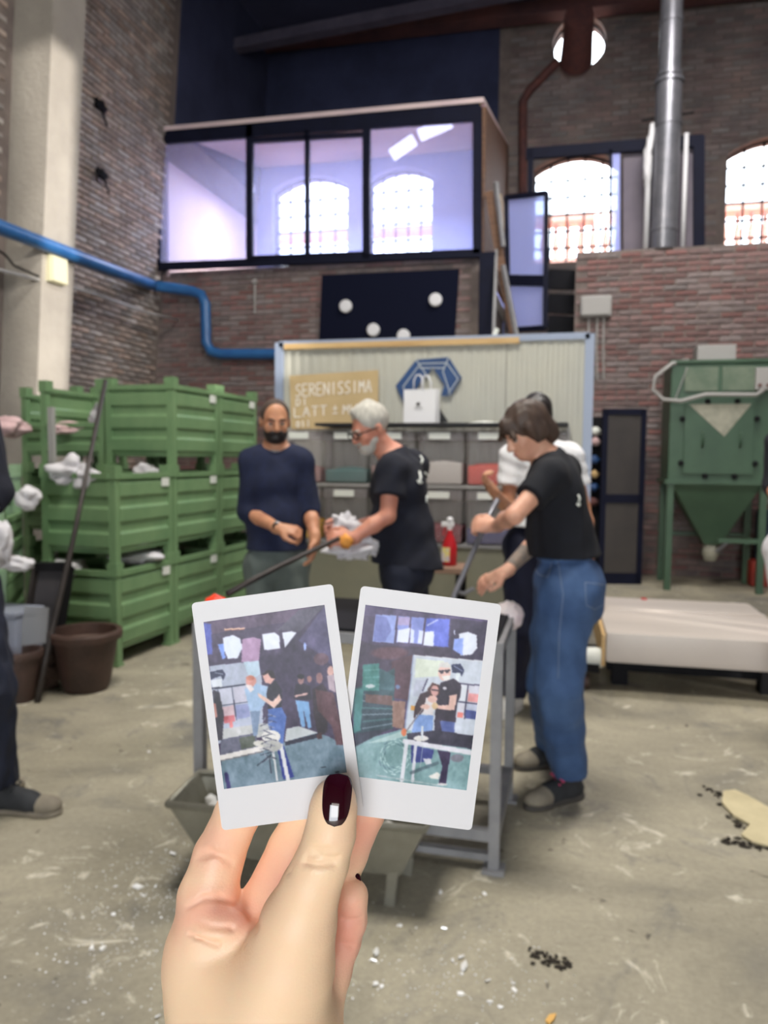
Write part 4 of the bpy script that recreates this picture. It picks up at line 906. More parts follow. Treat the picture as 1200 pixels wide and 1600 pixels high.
mat('shoe_taupe', (142, 134, 118), var=(112, 104, 92), scale=9, rough=.8); mat('shoe_black', (44, 46, 50), var=(32, 34, 38), scale=20, rough=.8); mat('shoe_pink', (222, 70, 120), rough=.6); mat('sole_dark', (70, 66, 62), rough=.8); mat('white_shoe', (226, 224, 220), rough=.6)
mat('watch_silver', (176, 178, 182), rough=.3, metal=.6); mat('tattoo_ink', (118, 112, 108), var=(172, 146, 126), scale=22, rough=.6)
def V(p): return np.array([p[0], p[1], p[2]], float)
def nrm(v): v = np.array(v, float); return v/np.linalg.norm(v)
def hand_prims(S, wr, d, pn, side, curl=.4, s=1., thumb=1, k=.008, spread=1.):
    """wr wrist, d direction to the knuckles, pn palm normal, side thumb side"""
    d = nrm(d); pn = nrm(pn-d*np.dot(pn, d)); side = nrm(side-d*np.dot(side, d)-pn*np.dot(side, pn))
    S.cone(wr-d*.02, wr+d*.03*s, .024*s, .027*s, k=.02)
    S.ell(wr+d*.05*s, (.040*s, .017*s, .046*s), (side, pn, d), k=.014)
    for i, (o, L) in enumerate(((.030, .070), (.010, .078), (-.010, .073), (-.029, .058))):
        b = wr+d*.078*s+side*o*s*spread; a1 = curl*1.15; a2 = curl*2.5; a3 = curl*3.3
        p = b; 
        for f, a, r0, r1 in ((.45, a1, .0102, .0096), (.32, a2, .0096, .0088), (.23, a3, .0088, .0078)):
            q = p+(d*math.cos(a)+pn*math.sin(a)+side*o*2.0*(spread-1))*L*f*s; S.cone(p, q, r0*s, r1*s, k=.004); p = q
    t0 = wr+d*.022*s+side*.026*s; t1 = t0+(d*.6+side*.62+pn*.35)*.040*s; t2 = t1+(d*.85+side*.10+pn*.5*curl)*.034*s; t3 = t2+(d*.9+pn*.6*curl-side*.1)*.024*s
    S.cone(t0, t1, .0155*s, .0125*s, k=.012); S.cone(t1, t2, .0118*s, .0105*s, k=.004); S.cone(t2, t3, .0105*s, .0085*s, k=.004)
def head_axes(f, u=(0, 0, 1), tilt=0):
    f = nrm(f); r = nrm(np.cross(f, u)); u = np.cross(r, f); return r, f, u     # r = the figure's own right
def head_prims(S, c, f, s=1., jaw=1.):
    r, f, u = head_axes(f); A = (r, f, u)
    S.ell(c+u*.035*s-f*.012*s, (.074*s, .094*s, .086*s), A, k=.02)
    S.ell(c-u*.020*s+f*.030*s, (.058*s, .058*s, .075*s), A, k=.03)
    S.ell(c-u*.078*s+f*.050*s, (.040*s*jaw, .036*s, .030*s), A, k=.03)
    S.ell(c-u*.060*s+f*.012*s, (.052*s*jaw, .052*s, .040*s), A, k=.025)
    S.cone(c+u*.022*s+f*.079*s-r*.026*s, c+u*.022*s+f*.079*s+r*.026*s, .011*s, .011*s, k=.012)
    for q in (-1, 1):
        S.ell(c+r*q*.031*s+f*.090*s+u*.002*s, (.016*s, .012*s, .010*s), A, k=.010, op='sub')
        S.ell(c+r*q*.040*s+f*.062*s-u*.028*s, (.020*s, .018*s, .018*s), A, k=.02)
        S.ell(c+r*q*.075*s-f*.012*s-u*.004*s, (.010*s, .020*s, .031*s), A, k=.006)
        S.ell(c+r*q*.012*s+f*.098*s-u*.034*s, (.010*s, .010*s, .008*s), A, k=.006)
    S.cone(c+u*.012*s+f*.088*s, c-u*.030*s+f*.108*s, .009*s, .0125*s, k=.010)
    S.ell(c-u*.058*s+f*.083*s, (.024*s, .012*s, .007*s), A, k=.008); S.ell(c-u*.070*s+f*.081*s, (.020*s, .012*s, .008*s), A, k=.008)
    return r, f, u
def head_parts(root, c, f, s=1., brow='hair_black', lip=True):
    r, f, u = head_axes(f)
    for q in (-1, 1):
        e = c+r*q*.031*s+f*.077*s+u*.001*s
        mk('eye', M().lathe([(.0005, .0115), (.006, .0098), (.010, .005), (.0115, 0), (.010, -.005), (.0005, -.0115)], e, 14, axis=f), G['eye_white'], root, world=True, smooth=True)
        mk('iris', M().lathe([(.0052, .0), (.0045, .0015), (.0005, .0022)], e+f*.0102-u*.001, 12, axis=nrm(f-u*.25)), G['iris'], root, world=True, smooth=True)
        mk('eyebrow', M().tube([e+u*.017+f*.013+r*q*x+u*y+f*z for x, y, z in ((-.015, -.001, .004), (0, .004, .002), (.017, .001, -.008))], [.0042, .0055, .003], 6), G[brow], root, world=True, smooth=True)
        mk('eyelid', M().tube([e+u*.0075+f*z+r*q*x for x, z in ((-.011, .006), (0, .0105), (.011, .003))], [.0025, .003, .0025], 6), G['skin_ruddy'], root, world=True, smooth=True)
    if lip: mk('lips', M().tube([c-u*.0635*s+f*y+r*x for x, y in ((-.021, .082*s), (-.010, .0915*s), (0, .094*s), (.010, .0915*s), (.021, .082*s))], [.002, .0045, .005, .0045, .002], 8), G['lip'], root, world=True, smooth=True)
def figure(label, J, fd, hf, skin, sw=1., hs=1., h=.0065, hands=None, jaw=1., top=None, bot=None, shoes=None, belly=0., head=True, lean_hip=1.):
    for k_ in J: J[k_] = V(J[k_])
    pel, nk = J['pelvis'], J['neck']; up = nrm(nk-pel); side = J['shR']-J['shL']; side = nrm(side-up*np.dot(side, up)); fd = nrm(fd); fw = nrm(fd-up*np.dot(fd, up)); sd = nrm(side-fw*np.dot(side, fw)) if abs(np.dot(side, fw)) < .9 else nrm(np.cross(up, fw)); A = (sd, fw, up)
    base = (J['anL']+J['anR'])/2; root = thing('person', label, 'person', (float(base[0]), float(base[1]), 0))
    P = np.array(list(J.values())); lo, hi = P.min(0)-.2, P.max(0)+.2; lo[2] = -.02; hi[2] = min(hi[2], J['head'][2]+.16*hs+.02)
    L = np.linalg.norm(nk-pel)
    def torso(S, g=0., k=.05, hem=0.):
        S.ell(pel-up*.02+fw*.0, (.160*sw*lean_hip+g, .115*sw*lean_hip+g+hem, .12+g), A, k=k)
        S.ell(pel+up*L*.36+fw*belly*.5, (.138*sw+g*1.3, .100*sw+g*1.3+belly*.5, .16), A, k=k)
        S.ell(pel+up*L*.70, (.158*sw+g, .116*sw+g, .17), A, k=k)
        S.cone(J['shL']+(nk-J['shL'])*.12, J['shR']+(nk-J['shR'])*.12, .060*sw+g*.7, .060*sw+g*.7, k=k)
        for q in ('L', 'R'): S.cone(nk+up*.015, J['sh'+q]+up*.01, .048+g*.4, .046*sw+g*.6, k=.04)
    S = SDF(lo, hi, h)
    torso(S)
    hd = J['head']; r_, f_, u_ = head_axes(hf)
    S.cone(nk-up*.02, hd-u_*.06*hs-f_*.012, .060*sw, .054*sw, k=.03)
    if head: head_prims(S, hd, hf, hs, jaw)
    for q in ('L', 'R'):
        S.cone(J['sh'+q], J['el'+q], .049*sw, .038*sw, k=.03); S.cone(J['el'+q], J['el'+q]*.6+J['wr'+q]*.4, .037*sw, .038*sw, k=.015); S.cone(J['el'+q]*.6+J['wr'+q]*.4, J['wr'+q], .038*sw, .025*sw, k=.015)
        S.cone(J['hip'+q], J['kn'+q], .080*sw, .055*sw, k=.03); S.cone(J['kn'+q], J['kn'+q]*.65+J['an'+q]*.35, .052*sw, .054*sw, k=.02); S.cone(J['kn'+q]*.65+J['an'+q]*.35, J['an'+q], .054*sw, .035*sw, k=.02)
        S.cone(J['an'+q]-[0, 0, .02], J['to'+q], .026, .018, k=.02)
        if hands and q in hands: hnd = hands[q]; hand_prims(S, J['wr'+q], V(hnd[0]), V(hnd[1]), V(hnd[2]), hnd[3], hnd[4] if len(hnd) > 4 else .95, spread=hnd[5] if len(hnd) > 5 else 1.)
    S.obj('body', G[skin], root)
    # top garment
    if top:
        T = SDF(lo, hi, h*1.15); T_ = top; torso(T, T_['g'], hem=T_.get('hemg', 0))
        if 'hem' in T_:
            T.cone(pel+up*L*.35, V(T_['hem']), .13*sw+T_['g'], .14*sw+T_['g']+T_.get('hemg', 0)*.4, k=.05)
        for q in ('L', 'R'):
            fr_ = T_['sleeve'+q] if 'sleeve'+q in T_ else T_['sleeve']; a, b, c = J['sh'+q], J['el'+q], J['wr'+q]; gs = T_.get('gs', T_['g'])
            if fr_ <= 1: T.cone(a, a+(b-a)*fr_, .050*sw+gs, .046*sw+gs*1.25, k=.03, capb=True)
            else: T.cone(a, b, .050*sw+gs, .042*sw+gs*.9, k=.03); T.cone(b, b+(c-b)*(fr_-1), .042*sw+gs, .036*sw+gs*.8, k=.02, capb=True)
        T.wave(T_.get('fold', .0022), T_.get('ff', 75), seed=T_.get('seed', 1), zs=T_.get('zs', .8))
        T.cone(nk+up*.005+f_*.012, nk+up*.12+f_*.05, .058*sw+T_.get('ng', 0), .10, k=.004, op='sub')
        T.cut(T_['hemp'], T_.get('hemn', -up)); T.obj(T_['name'], G[T_['mat']], root)
        if T_.get('collar'):
            pts = [nk+up*.024+f_*.012+(r_*math.cos(t)+f_*math.sin(t))*(.062*sw)-up*(.014*math.sin(t)+.0) for t in np.linspace(0, 2*PI, 22)]
            mk('collar', M().tube(pts, .0085, 8, cap=False), G[T_['collar']], root, world=True, smooth=True)
    if bot:
        T_ = bot; T = SDF(lo, np.array([hi[0], hi[1], pel[2]+.25]), h*1.15); g = T_['g']
        T.ell(pel-up*.02, (.160*sw*lean_hip+g, .115*sw*lean_hip+g, .12+g), A, k=.04)
        T.cone(pel+up*.0, pel+up*.14, .115*sw, .105*sw, k=.05)
        if 'seat' in T_: T.ell(V(T_['seat'][0]), T_['seat'][1], A, k=.06)
        for q in ('L', 'R'):
            a, b, c = J['hip'+q], J['kn'+q], J['an'+q]
            T.cone(a, b, .086*sw+g+T_.get('thigh', 0), .062*sw+g+T_.get('knee', 0), k=.03); T.cone(b, c+[0, 0, .035], .060*sw+g+T_.get('knee', 0), T_['hem'], k=.02, capb=True)
        T.wave(T_.get('fold', .003), T_.get('ff', 62), seed=T_.get('seed', 3), zs=T_.get('zs', .5))
        T.cut(T_['waistp'], T_.get('waistn', up)); T.obj(T_['name'], G[T_['mat']], root)
    if shoes:
        for q in ('L', 'R'):
            an, to = J['an'+q].copy(), J['to'+q].copy(); d = to-an; d[2] = 0; d = nrm(d); s_ = np.cross(d, (0, 0, 1)); n = 'shoe'
            ln = np.linalg.norm((to-an)[:2])
            T = SDF(np.minimum(an, to)-.12*np.ones(3), np.maximum(an, to)+.12*np.ones(3), .005); g0 = np.array([an[0], an[1], 0.])
            T.cone(g0+d*-.035+[0, 0, .045], g0+d*ln*.55+[0, 0, .042], .040, .044, k=.03); T.ell(g0+d*ln*.85+[0, 0, .036], (.047, .075, .034), (s_, d, np.array([0, 0, 1.])), k=.03)
            T.cone(g0+[0, 0, .05], g0+d*.0+[0, 0, .105], .042, .040, k=.03, capb=True); T.cone(g0+d*.02+[0, 0, .09], g0+d*ln*.6+[0, 0, .055], .028, .03, k=.03)
            T.cut((0, 0, .018), (0, 0, -1)); so = T.obj(n, G[shoes['mat']], root)
            U = SDF(np.minimum(an, to)-.12*np.ones(3), np.maximum(an, to)+.12*np.ones(3), .005)
            U.cone(g0-d*.040+[0, 0, .01], g0+d*ln*.5+[0, 0, .01], .040, .044, k=.01); U.ell(g0+d*ln*.85+[0, 0, .01], (.051, .080, .05), (s_, d, np.array([0, 0, 1.])), k=.02); U.cut((0, 0, .024), (0, 0, 1)); U.cut((0, 0, .001), (0, 0, -1))
            mo = U.obj('sole', G[shoes.get('sole', 'sole_dark')], so, world=False); mo.location = -Vector(root.location) 
            if 'toe' in shoes:
                T = SDF(to-.12, to+.12, .005); T.cone(g0+d*ln*.35+[0, 0, .045], g0+d*ln*.62+[0, 0, .043], .043, .046, k=.02); T.ell(g0+d*ln*.88+[0, 0, .038], (.050, .072, .0365), (s_, d, np.array([0, 0, 1.])), k=.02); T.cut((0, 0, .02), (0, 0, -1)); T.cut(g0+d*(ln*shoes.get('toe_cut', .50)), -d); t_ = T.obj('toe_cap', G[shoes['toe']], so, world=False); t_.location = -Vector(root.location)
            ml = M()
            for i in range(4):
                c_ = g0+d*(ln*(.30+.11*i))+np.array([0, 0, .104-.012*i]); ml.tube([c_-s_*.030-[0, 0, .010], c_+[0, 0, .006], c_+s_*.030-[0, 0, .010]], .0065, 6)
            for sg in (-1, 1): c_ = g0+d*(ln*.27)+np.array([0, 0, .112]); ml.tube([c_, c_+s_*sg*.022+d*.01+[0, 0, .012], c_+s_*sg*.036+d*.02-[0, 0, .004], c_+s_*sg*.012+d*.02], .004, 6)
            lo_ = mk('laces', ml, G[shoes.get('lace', 'sole_dark')], so); lo_.location = -Vector(root.location)
            if shoes.get('lining'):
                T = SDF(an-.15, an+.15, .005); T.cone(g0+d*.045+[0, 0, .085], g0+d*.030+[0, 0, .135], .022, .020, k=.01); T.cone(g0-d*.045+[0, 0, .075], g0-d*.052+[0, 0, .115], .013, .012, k=.01); t_ = T.obj('tongue', G[shoes['lining']], so, world=False); t_.location = -Vector(root.location)
                lo_ = mk('ankle_lining', M().tube([g0+(d*math.cos(t)+s_*math.sin(t))*.040+np.array([0, 0, .105]) for t in np.linspace(0, 2*PI, 16)], .010, 8, cap=False), G[shoes['lining']], so, smooth=True); lo_.location = -Vector(root.location)
    return root, A, (r_, f_, u_)
from mathutils.bvhtree import BVHTree
_bv = {}
def onto(root, part, px, py, lift=.0):
    """point of a garment under a pixel, found on the garment's own surface"""
    o = [c for c in root.children if c.name.split('.')[0] == part][0]
    if o.name not in _bv: _bv[o.name] = BVHTree.FromPolygons([v.co[:] for v in o.data.vertices], [p.vertices[:] for p in o.data.polygons])
    e = EYE-root.location; r = (at(px, py, 1)-EYE).normalized(); h_ = _bv[o.name].ray_cast(e, r)
    return None if h_[0] is None else V(h_[0]+root.location+h_[1]*lift)
def prints(root, part, strokes, m, r, name):
    for s_ in strokes:
        pts = [q for q in (onto(root, part, x, y, .0008) for x, y in s_) if q is not None]
        if len(pts) > 1: mk(name, M().tube(pts, r, 6), G[m], root, world=True, smooth=True)
def dense(pts, n=6):
    out = []
    for a, b in zip(pts[:-1], pts[1:]): out += [(a[0]+(b[0]-a[0])*i/n, a[1]+(b[1]-a[1])*i/n) for i in range(n)]
    return out+[pts[-1]]
def hairS(c, s=1.): c = V(c); return SDF(c-.2, c+.2, .005)
cF, cR, cU = V(FWD), V(RIGHT), V(UP)          # viewing directions, used to set which way people face
toCam, left, right_ = -cF, -cR, cR; down = np.array([0, 0, -1.]); upv = np.array([0, 0, 1.])
def ground(px, py): p = atZ(px, py); return np.array([p.x, p.y, 0.])
def gz(p, z): p = V(p).copy(); p[2] = z; return p
# ---- bearded man in the navy sweater
d = 4.1
fA = nrm(toCam*.92+right_*.22+down*.22)
gA = ground(428, 1139)
J = dict(head=at(430, 659, d), neck=at(431, 706, d+.03), shL=at(392, 722, d), shR=at(472, 722, d+.02), elL=at(388, 800, d+.0), elR=at(484, 794, d+.02), wrL=at(436, 826, d-.20), wrR=at(492, 842, d-.10),
         pelvis=at(433, 872, d+.03), hipL=at(412, 885, d+.02), hipR=at(455, 885, d+.03), knL=at(408, 1010, d-.02), knR=at(458, 1010, d), anL=gz(gA+left*.10, .09), anR=gz(gA+right_*.10, .09), toL=gz(gA+left*.14+toCam*.17, .04), toR=gz(gA+right_*.13+toCam*.17, .04))
root, A, (r, f, u) = figure('bearded man in a navy sweater, standing beside the green crates', J, nrm(toCam+right_*.15), fA, 'skin_tan', sw=1.02, hs=.98,
    hands=dict(L=(right_*1+down*.12+toCam*.2, toCam*-.6+down, upv*.6+toCam, .62, 1.05), R=(down+left*.06+toCam*.15, left, toCam, .30, 1.0)),
    top=dict(name='sweater', mat='navy_knit', g=.014, gs=.012, sleeveL=1.22, sleeveR=1.22, fold=.003, ff=67, hemp=V(at(433, 858, d)), hemn=-upv, hem=at(433, 875, d+.02), seed=4, zs=.9, collar='grey_paint'),
    bot=dict(name='trousers', mat='trouser_green', g=.012, hem=.065, waistp=V(at(433, 846, d)), fold=.0045, ff=57, seed=5), shoes=dict(mat='shoe_black'))
hd = V(at(430, 659, d)); head_parts(root, hd, fA, .98)
S = hairS(hd); S.ell(hd+u*.037-f*.012, (.077, .096, .086), (r, f, u), k=.01); S.cut(hd+f*.044+u*.085, f*.95-u*.12); S.cut(hd-u*.005, -u+f*.45); S.obj('hair', G['hair_buzz'], root)
S = hairS(hd); S.ell(hd-u*.072+f*.040, (.055, .060, .048), (r, f, u), k=.02); S.ell(hd-u*.050+f*.020, (.063, .060, .055), (r, f, u), k=.02); S.cone(hd-u*.046+f*.094-r*.024, hd-u*.046+f*.094+r*.024, .011, .011, k=.01)
S.ell(hd-u*.006+f*.075, (.040, .07, .034), (r, f, u), k=.010, op='sub'); S.cut(hd-u*.000, u); S.wave(.001, 300, 2); S.obj('beard', G['hair_black'], root)
wL = V(J['wrL']); dv = nrm(V(J['wrL'])-V(J['elL'])); c = wL-dv*.02
mk('watch_strap', M().lathe([(.031, -.014), (.0325, 0), (.031, .014)], c, 20, axis=dv), G['watch_silver'], root, world=True, smooth=True)
mk('watch_face', M().lathe([(.019, 0), (.019, .008), (.014, .010)], c+nrm(toCam+upv*.2)*.028, 16, axis=toCam+upv*.2), G['black_metal'], root, world=True)
# ---- grey-haired man bending over the rod
d = 3.85; fB = nrm(left*.86+toCam*.42+down*.42); fdB = nrm(left*.93+toCam*.25)
gB = ground(645, 1168)
J = dict(head=at(579, 670, d-.05), neck=at(617, 715, d), shL=at(612, 738, d-.15), shR=at(648, 730, d+.16), elL=at(606, 806, d-.20), elR=at(632, 800, d+.16), wrL=at(549, 842, d-.22), wrR=at(545, 826, d+.0),
         pelvis=at(634, 885, d), hipL=at(628, 900, d-.10), hipR=at(640, 900, d+.10), knL=at(622, 1020, d-.10), knR=at(640, 1020, d+.1), anL=gz(gB+toCam*.11, .09), anR=gz(gB-toCam*.11, .09), toL=gz(gB+toCam*.13+left*.17, .04), toR=gz(gB-toCam*.10+left*.17, .04))
root, A, (r, f, u) = figure('grey-haired man in glasses and a dark T-shirt, leaning over a rod', J, fdB, fB, 'skin_ruddy', sw=1.02, hs=.97,
    hands=dict(L=(left*1.0+upv*.05, down*.4-toCam, upv+toCam*.2, .62, 1.05), R=(left+down*.2, toCam, upv, .6, 1.05)),
    top=dict(name='t_shirt', mat='navy_tee', g=.022, gs=.026, sleeve=.58, fold=.004, ff=52, hemp=V(at(634, 882, d)), hemn=nrm(-upv+left*.1), hem=at(636, 905, d), hemg=.03, seed=7, zs=.6),
    bot=dict(name='jeans', mat='denim_dark', g=.014, hem=.07, waistp=V(at(634, 862, d)), fold=.004, seed=8), shoes=dict(mat='white_shoe', sole='white_shoe'), belly=.03)
hd = V(at(579, 670, d-.05)); head_parts(root, hd, fB, .97, brow='hair_grey')
S = hairS(hd); S.ell(hd+u*.043-f*.016, (.079, .096, .088), (r, f, u), k=.01); S.cone(hd+u*.105+f*.05, hd+u*.12-f*.03, .022, .022, k=.03); S.cut(hd+f*.064+u*.07, f-u*.25); S.cut(hd-u*.012, -u+f*.75); S.wave(.0014, 150, 3); S.obj('hair', G['hair_grey'], root)
S = hairS(hd); S.ell(hd-u*.080+f*.050, (.046, .048, .038), (r, f, u), k=.02); S.ell(hd-u*.050+f*.020, (.062, .052, .052), (r, f, u), k=.02); S.cone(hd-u*.045+f*.092-r*.022, hd-u*.045+f*.092+r*.022, .009, .009, k=.01)
S.ell(hd-u*.002+f*.075, (.047, .07, .038), (r, f, u), k=.012, op='sub'); S.cut(hd-u*.004, u); S.wave(.001, 250, 2); S.obj('beard', G['hair_grey'], root)
gl_ = M()
for q in (-1, 1):
    c = hd+r*q*.033+f*.103+u*.0; gl_.tube([c+r*math.cos(t)*.025+u*math.sin(t)*.018 for t in np.linspace(0, 2*PI, 17)], .0032, 6, cap=False); gl_.tube([c+r*q*.025+u*.006, hd+r*q*.080+f*.06+u*.006, hd+r*q*.083-f*.01+u*.004], .003, 6)
gl_.tube([hd-r*.008+f*.106+u*.004, hd+r*.008+f*.106+u*.004], .003, 6); mk('glasses', gl_, G['black_metal'], root, world=True)
# print on the back of the shirt
prints(root, 't_shirt', [[(656, 712), (660, 718), (658, 724)], [(655, 737), (657, 746), (655, 756)], [(652, 752), (659, 754)], [(663, 738), (668, 743)], [(665, 750), (670, 753)], [(666, 774), (668, 780), (666, 785)]], 'label_white', .0062, 'shirt_print')
# towel, orange mitt, rod with hot glass
hB = at(530, 842, d-.22)
t = M().blob(at(546, 824, d-.10), (.06, .05, .055), 2, .5, 4, 1.4).blob(at(548, 862, d-.16), (.10, .05, .04), 5, .6, 4, 1.5).blob(at(572, 853, d-.14), (.05, .05, .045), 9, .6, 4, 1.6).blob(at(532, 818, d-.08), (.035, .04, .05), 12, .5, 4, 1.5)
tag(mk('towel', t, G['rag_white'], smooth=True), 'white crumpled towel under the hands of the grey-haired man', 'towel')
tag(mk('heat_pad', M().blob(at(541, 846, d-.30), (.030, .02, .032), 3, .3, 3), mat('orange_pad', (236, 160, 72), rough=.7), smooth=True), 'orange heat pad at the wrist of the grey-haired man', 'pad')
tag(mk('blowpipe', M().tube([at(560, 828, d-.15), at(510, 850, d-.29), at(430, 888, d-.62), at(355, 928, 3.05)], [.0105, .0105, .0115, .013], 10), G['iron'], smooth=True), 'iron blowpipe held by the grey-haired man, pointing down left', 'rod')
mat('hot_glass', (232, 60, 36), rough=.25, emit=(240, 60, 30), estr=.5)
gg = tag(mk('hot_glass_gather', M().blob(at(338, 944, 2.95), (.045, .04, .035), 3, .15, 3), G['hot_glass'], smooth=True), 'glowing red glass gather on the end of the blowpipe', 'glass')
# ---- dark-haired woman in the white T-shirt behind
d = 4.2; fD = nrm(toCam*.9+left*.3+down*.3); gD = ground(822, 1110)
J = dict(head=at(838, 652, d), neck=at(846, 700, d+.03), shL=at(800, 714, d), shR=at(893, 714, d+.02), elL=at(793, 796, d-.05), elR=at(912, 792, d+.05), wrL=at(770, 766, d-.25), wrR=at(925, 850, d-.05),
         pelvis=at(832, 850, d+.03), hipL=at(815, 865, d), hipR=at(850, 865, d), knL=at(812, 985, d), knR=at(848, 985, d), anL=gz(gD+left*.07, .09), anR=gz(gD+right_*.10-toCam*.1, .09), toL=gz(gD+left*.16+toCam*.13, .04), toR=gz(gD+right_*.13+toCam*.05, .04))
root, A, (r, f, u) = figure('dark-haired woman in a white T-shirt and navy trousers, mostly hidden behind', J, nrm(toCam+left*.1), fD, 'skin_tan', sw=.93, hs=.95,
    hands=dict(L=(upv*.8+left*.6, toCam*.4+right_, toCam, .75, .95), R=(down, left, toCam, .3)),
    top=dict(name='t_shirt', mat='white_tee', g=.016, gs=.020, sleeve=.56, fold=.003, ff=67, hemp=V(at(835, 822, d)), hemn=-upv, hem=at(835, 850, d), seed=9),
    bot=dict(name='trousers', mat='trouser_navy', g=.016, hem=.085, knee=.015, waistp=V(at(835, 812, d)), fold=.004, seed=10), shoes=dict(mat='white_shoe', sole='white_shoe', lace='white_shoe'))
hd = V(at(838, 652, d)); head_parts(root, hd, fD, .95)
S = hairS(hd); S.ell(hd+u*.040-f*.02, (.084, .100, .094), (r, f, u), k=.01); S.ell(hd-u*.07-f*.05, (.085, .06, .12), (r, f, u), k=.04); S.ell(hd-u*.045+f*.095, (.056, .06, .085), (r, f, u), k=.01, op='sub'); S.wave(.0016, 120, 3); S.obj('hair', G['hair_black'], root)
# ---- woman in the black T-shirt and blue jeans
d = 3.16; fC = nrm(left*.90+toCam*.30+down*.50); fdC = nrm(left*.95+toCam*.22); gC = ground(880, 1262)
J = dict(head=at(823, 676, d-.03), neck=at(858, 722, d), shL=at(858, 746, d-.14), shR=at(884, 738, d+.15), elL=at(803, 806, d-.24), elR=at(852, 832, d+.20), wrL=at(773, 822, d-.02), wrR=at(789, 894, d+.10),
         pelvis=at(886, 900, d), hipL=at(882, 925, d-.085), hipR=at(880, 925, d+.085), knL=at(873, 1075, d-.08), knR=at(858, 1070, d+.10), anL=gz(gC+toCam*.02, .09), anR=gz(gC-toCam*.24+left*.14, .09), toL=gz(gC+toCam*.06+left*.19, .04), toR=gz(gC-toCam*.22+left*.31, .04))
J['anL'] = gz(V(atZ(888, 1248)), .09); J['toL'] = gz(V(atZ(835, 1262)), .04)
J['anR'] = gz(V(atZ(862, 1195)), .09); J['toR'] = gz(V(atZ(820, 1200)), .04)
root, A, (r, f, u) = figure('brown-haired woman in a black T-shirt and blue jeans, gripping a rod', J, fdC, fC, 'skin_fair', sw=.90, hs=.93, lean_hip=1.08,
    hands=dict(L=(left*1.0+upv*.1-toCam*.3, down*.5-toCam, upv+toCam*.3, .72, .92), R=(left*1.0+down*.45, down*.7-toCam*.3, toCam*.7+upv*.5, .24, .95, 1.25)),
    top=dict(name='t_shirt', mat='black_tee', g=.014, gs=.018, sleeve=.55, fold=.0035, ff=62, hemp=V(at(886, 868, d)), hemn=nrm(-upv-left*.03), hem=at(884, 875, d), seed=11, zs=.7),
    bot=dict(name='jeans', mat='denim', g=.014, hem=.080, knee=.026, waistp=V(at(886, 860, d)), fold=.0060, ff=52, seed=12, thigh=.026, seat=(at(893, 935, d), (.140, .125, .14))),
    shoes=dict(mat='shoe_black', toe='shoe_taupe', lace='shoe_pink', lining='shoe_pink', sole='sole_dark'))
hd = V(at(823, 676, d-.03)); head_parts(root, hd, fC, .93, brow='hair_brown')
S = hairS(hd); S.ell(hd+u*.044-f*.018, (.084, .100, .090), (r, f, u), k=.01); S.ell(hd-f*.085-u*.030, (.062, .045, .062), (r, f, u), k=.03); S.cone(hd+u*.07+f*.075, hd+u*.015+f*.088-r*.055, .018, .014, k=.03); S.cone(hd+u*.07+f*.075, hd+u*.015+f*.088+r*.055, .018, .014, k=.03)
S.cone(hd+u*.03+f*.02+r*.075, hd-u*.035+f*.005+r*.074, .018, .012, k=.02); S.cone(hd+u*.03+f*.02-r*.075, hd-u*.035+f*.005-r*.074, .018, .012, k=.02)
S.ell(hd-u*.036+f*.088, (.070, .074, .074), (r, f, u), k=.012, op='sub'); S.ell(hd+u*.0-f*.022+r*.070, (.020, .034, .045), (r, f, u), k=.01); S.ell(hd+u*.0-f*.022-r*.070, (.020, .034, .045), (r, f, u), k=.01); S.wave(.002, 140, 5); S.obj('hair', G['hair_brown'], root)
# denim details, belt loops, pocket stitching, tattooed forearm and bracelet
pj = V(J['pelvis'])
mk('waistband', M().tube([pj+V(UP)*.092+(A[0]*math.cos(t)*.123+A[1]*math.sin(t)*.108) for t in np.linspace(0, 2*PI, 30)], .016, 8, cap=False), G['denim'], root, world=True, smooth=True)
a_, b_ = V(J['elR']), V(J['wrR']); S = SDF(np.minimum(a_, b_)-.08, np.maximum(a_, b_)+.08, .004); S.cone(a_*.55+b_*.45, a_*.12+b_*.88, .0355, .0275, k=.01, capa=True, capb=True); S.obj('tattoo_band', G['tattoo_ink'], root, label='dark inked band around the forearm')
prints(root, 't_shirt', [[(903, 773), (906, 779), (904, 784)], [(901, 787), (906, 790)], [(906, 786), (903, 791)]], 'label_white', .0042, 'shirt_print')
mat('stitch', (120, 134, 160), rough=.8); mat('denim_band', (84, 114, 158), var=(60, 86, 128), scale=9, rough=.85)
prints(root, 'jeans', [dense([(914, 910), (944, 914)]), dense([(914, 910), (916, 946), (930, 952), (944, 944)]), dense([(872, 878), (880, 930), (874, 990), (872, 1060)], 10), dense([(832, 880), (842, 898), (856, 902), (862, 880)])], 'stitch', .0016, 'stitching')
prints(root, 'jeans', [dense([(828, 878), (860, 877), (895, 875), (926, 872)], 8)], 'denim_band', .006, 'waist_seam')
prints(root, 'jeans', [[(895, 866), (897, 880)], [(868, 868), (869, 882)]], 'denim_band', .005, 'belt_loop')
tag(mk('iron_rod', M().tube([at(778, 780, d+.08), at(757, 822, d+.06), at(712, 925, d-.05), at(690, 980, d-.12)], .0115, 10), G['steel'], smooth=True), 'steel rod gripped by the brown-haired woman, slanting behind the right photo', 'rod')
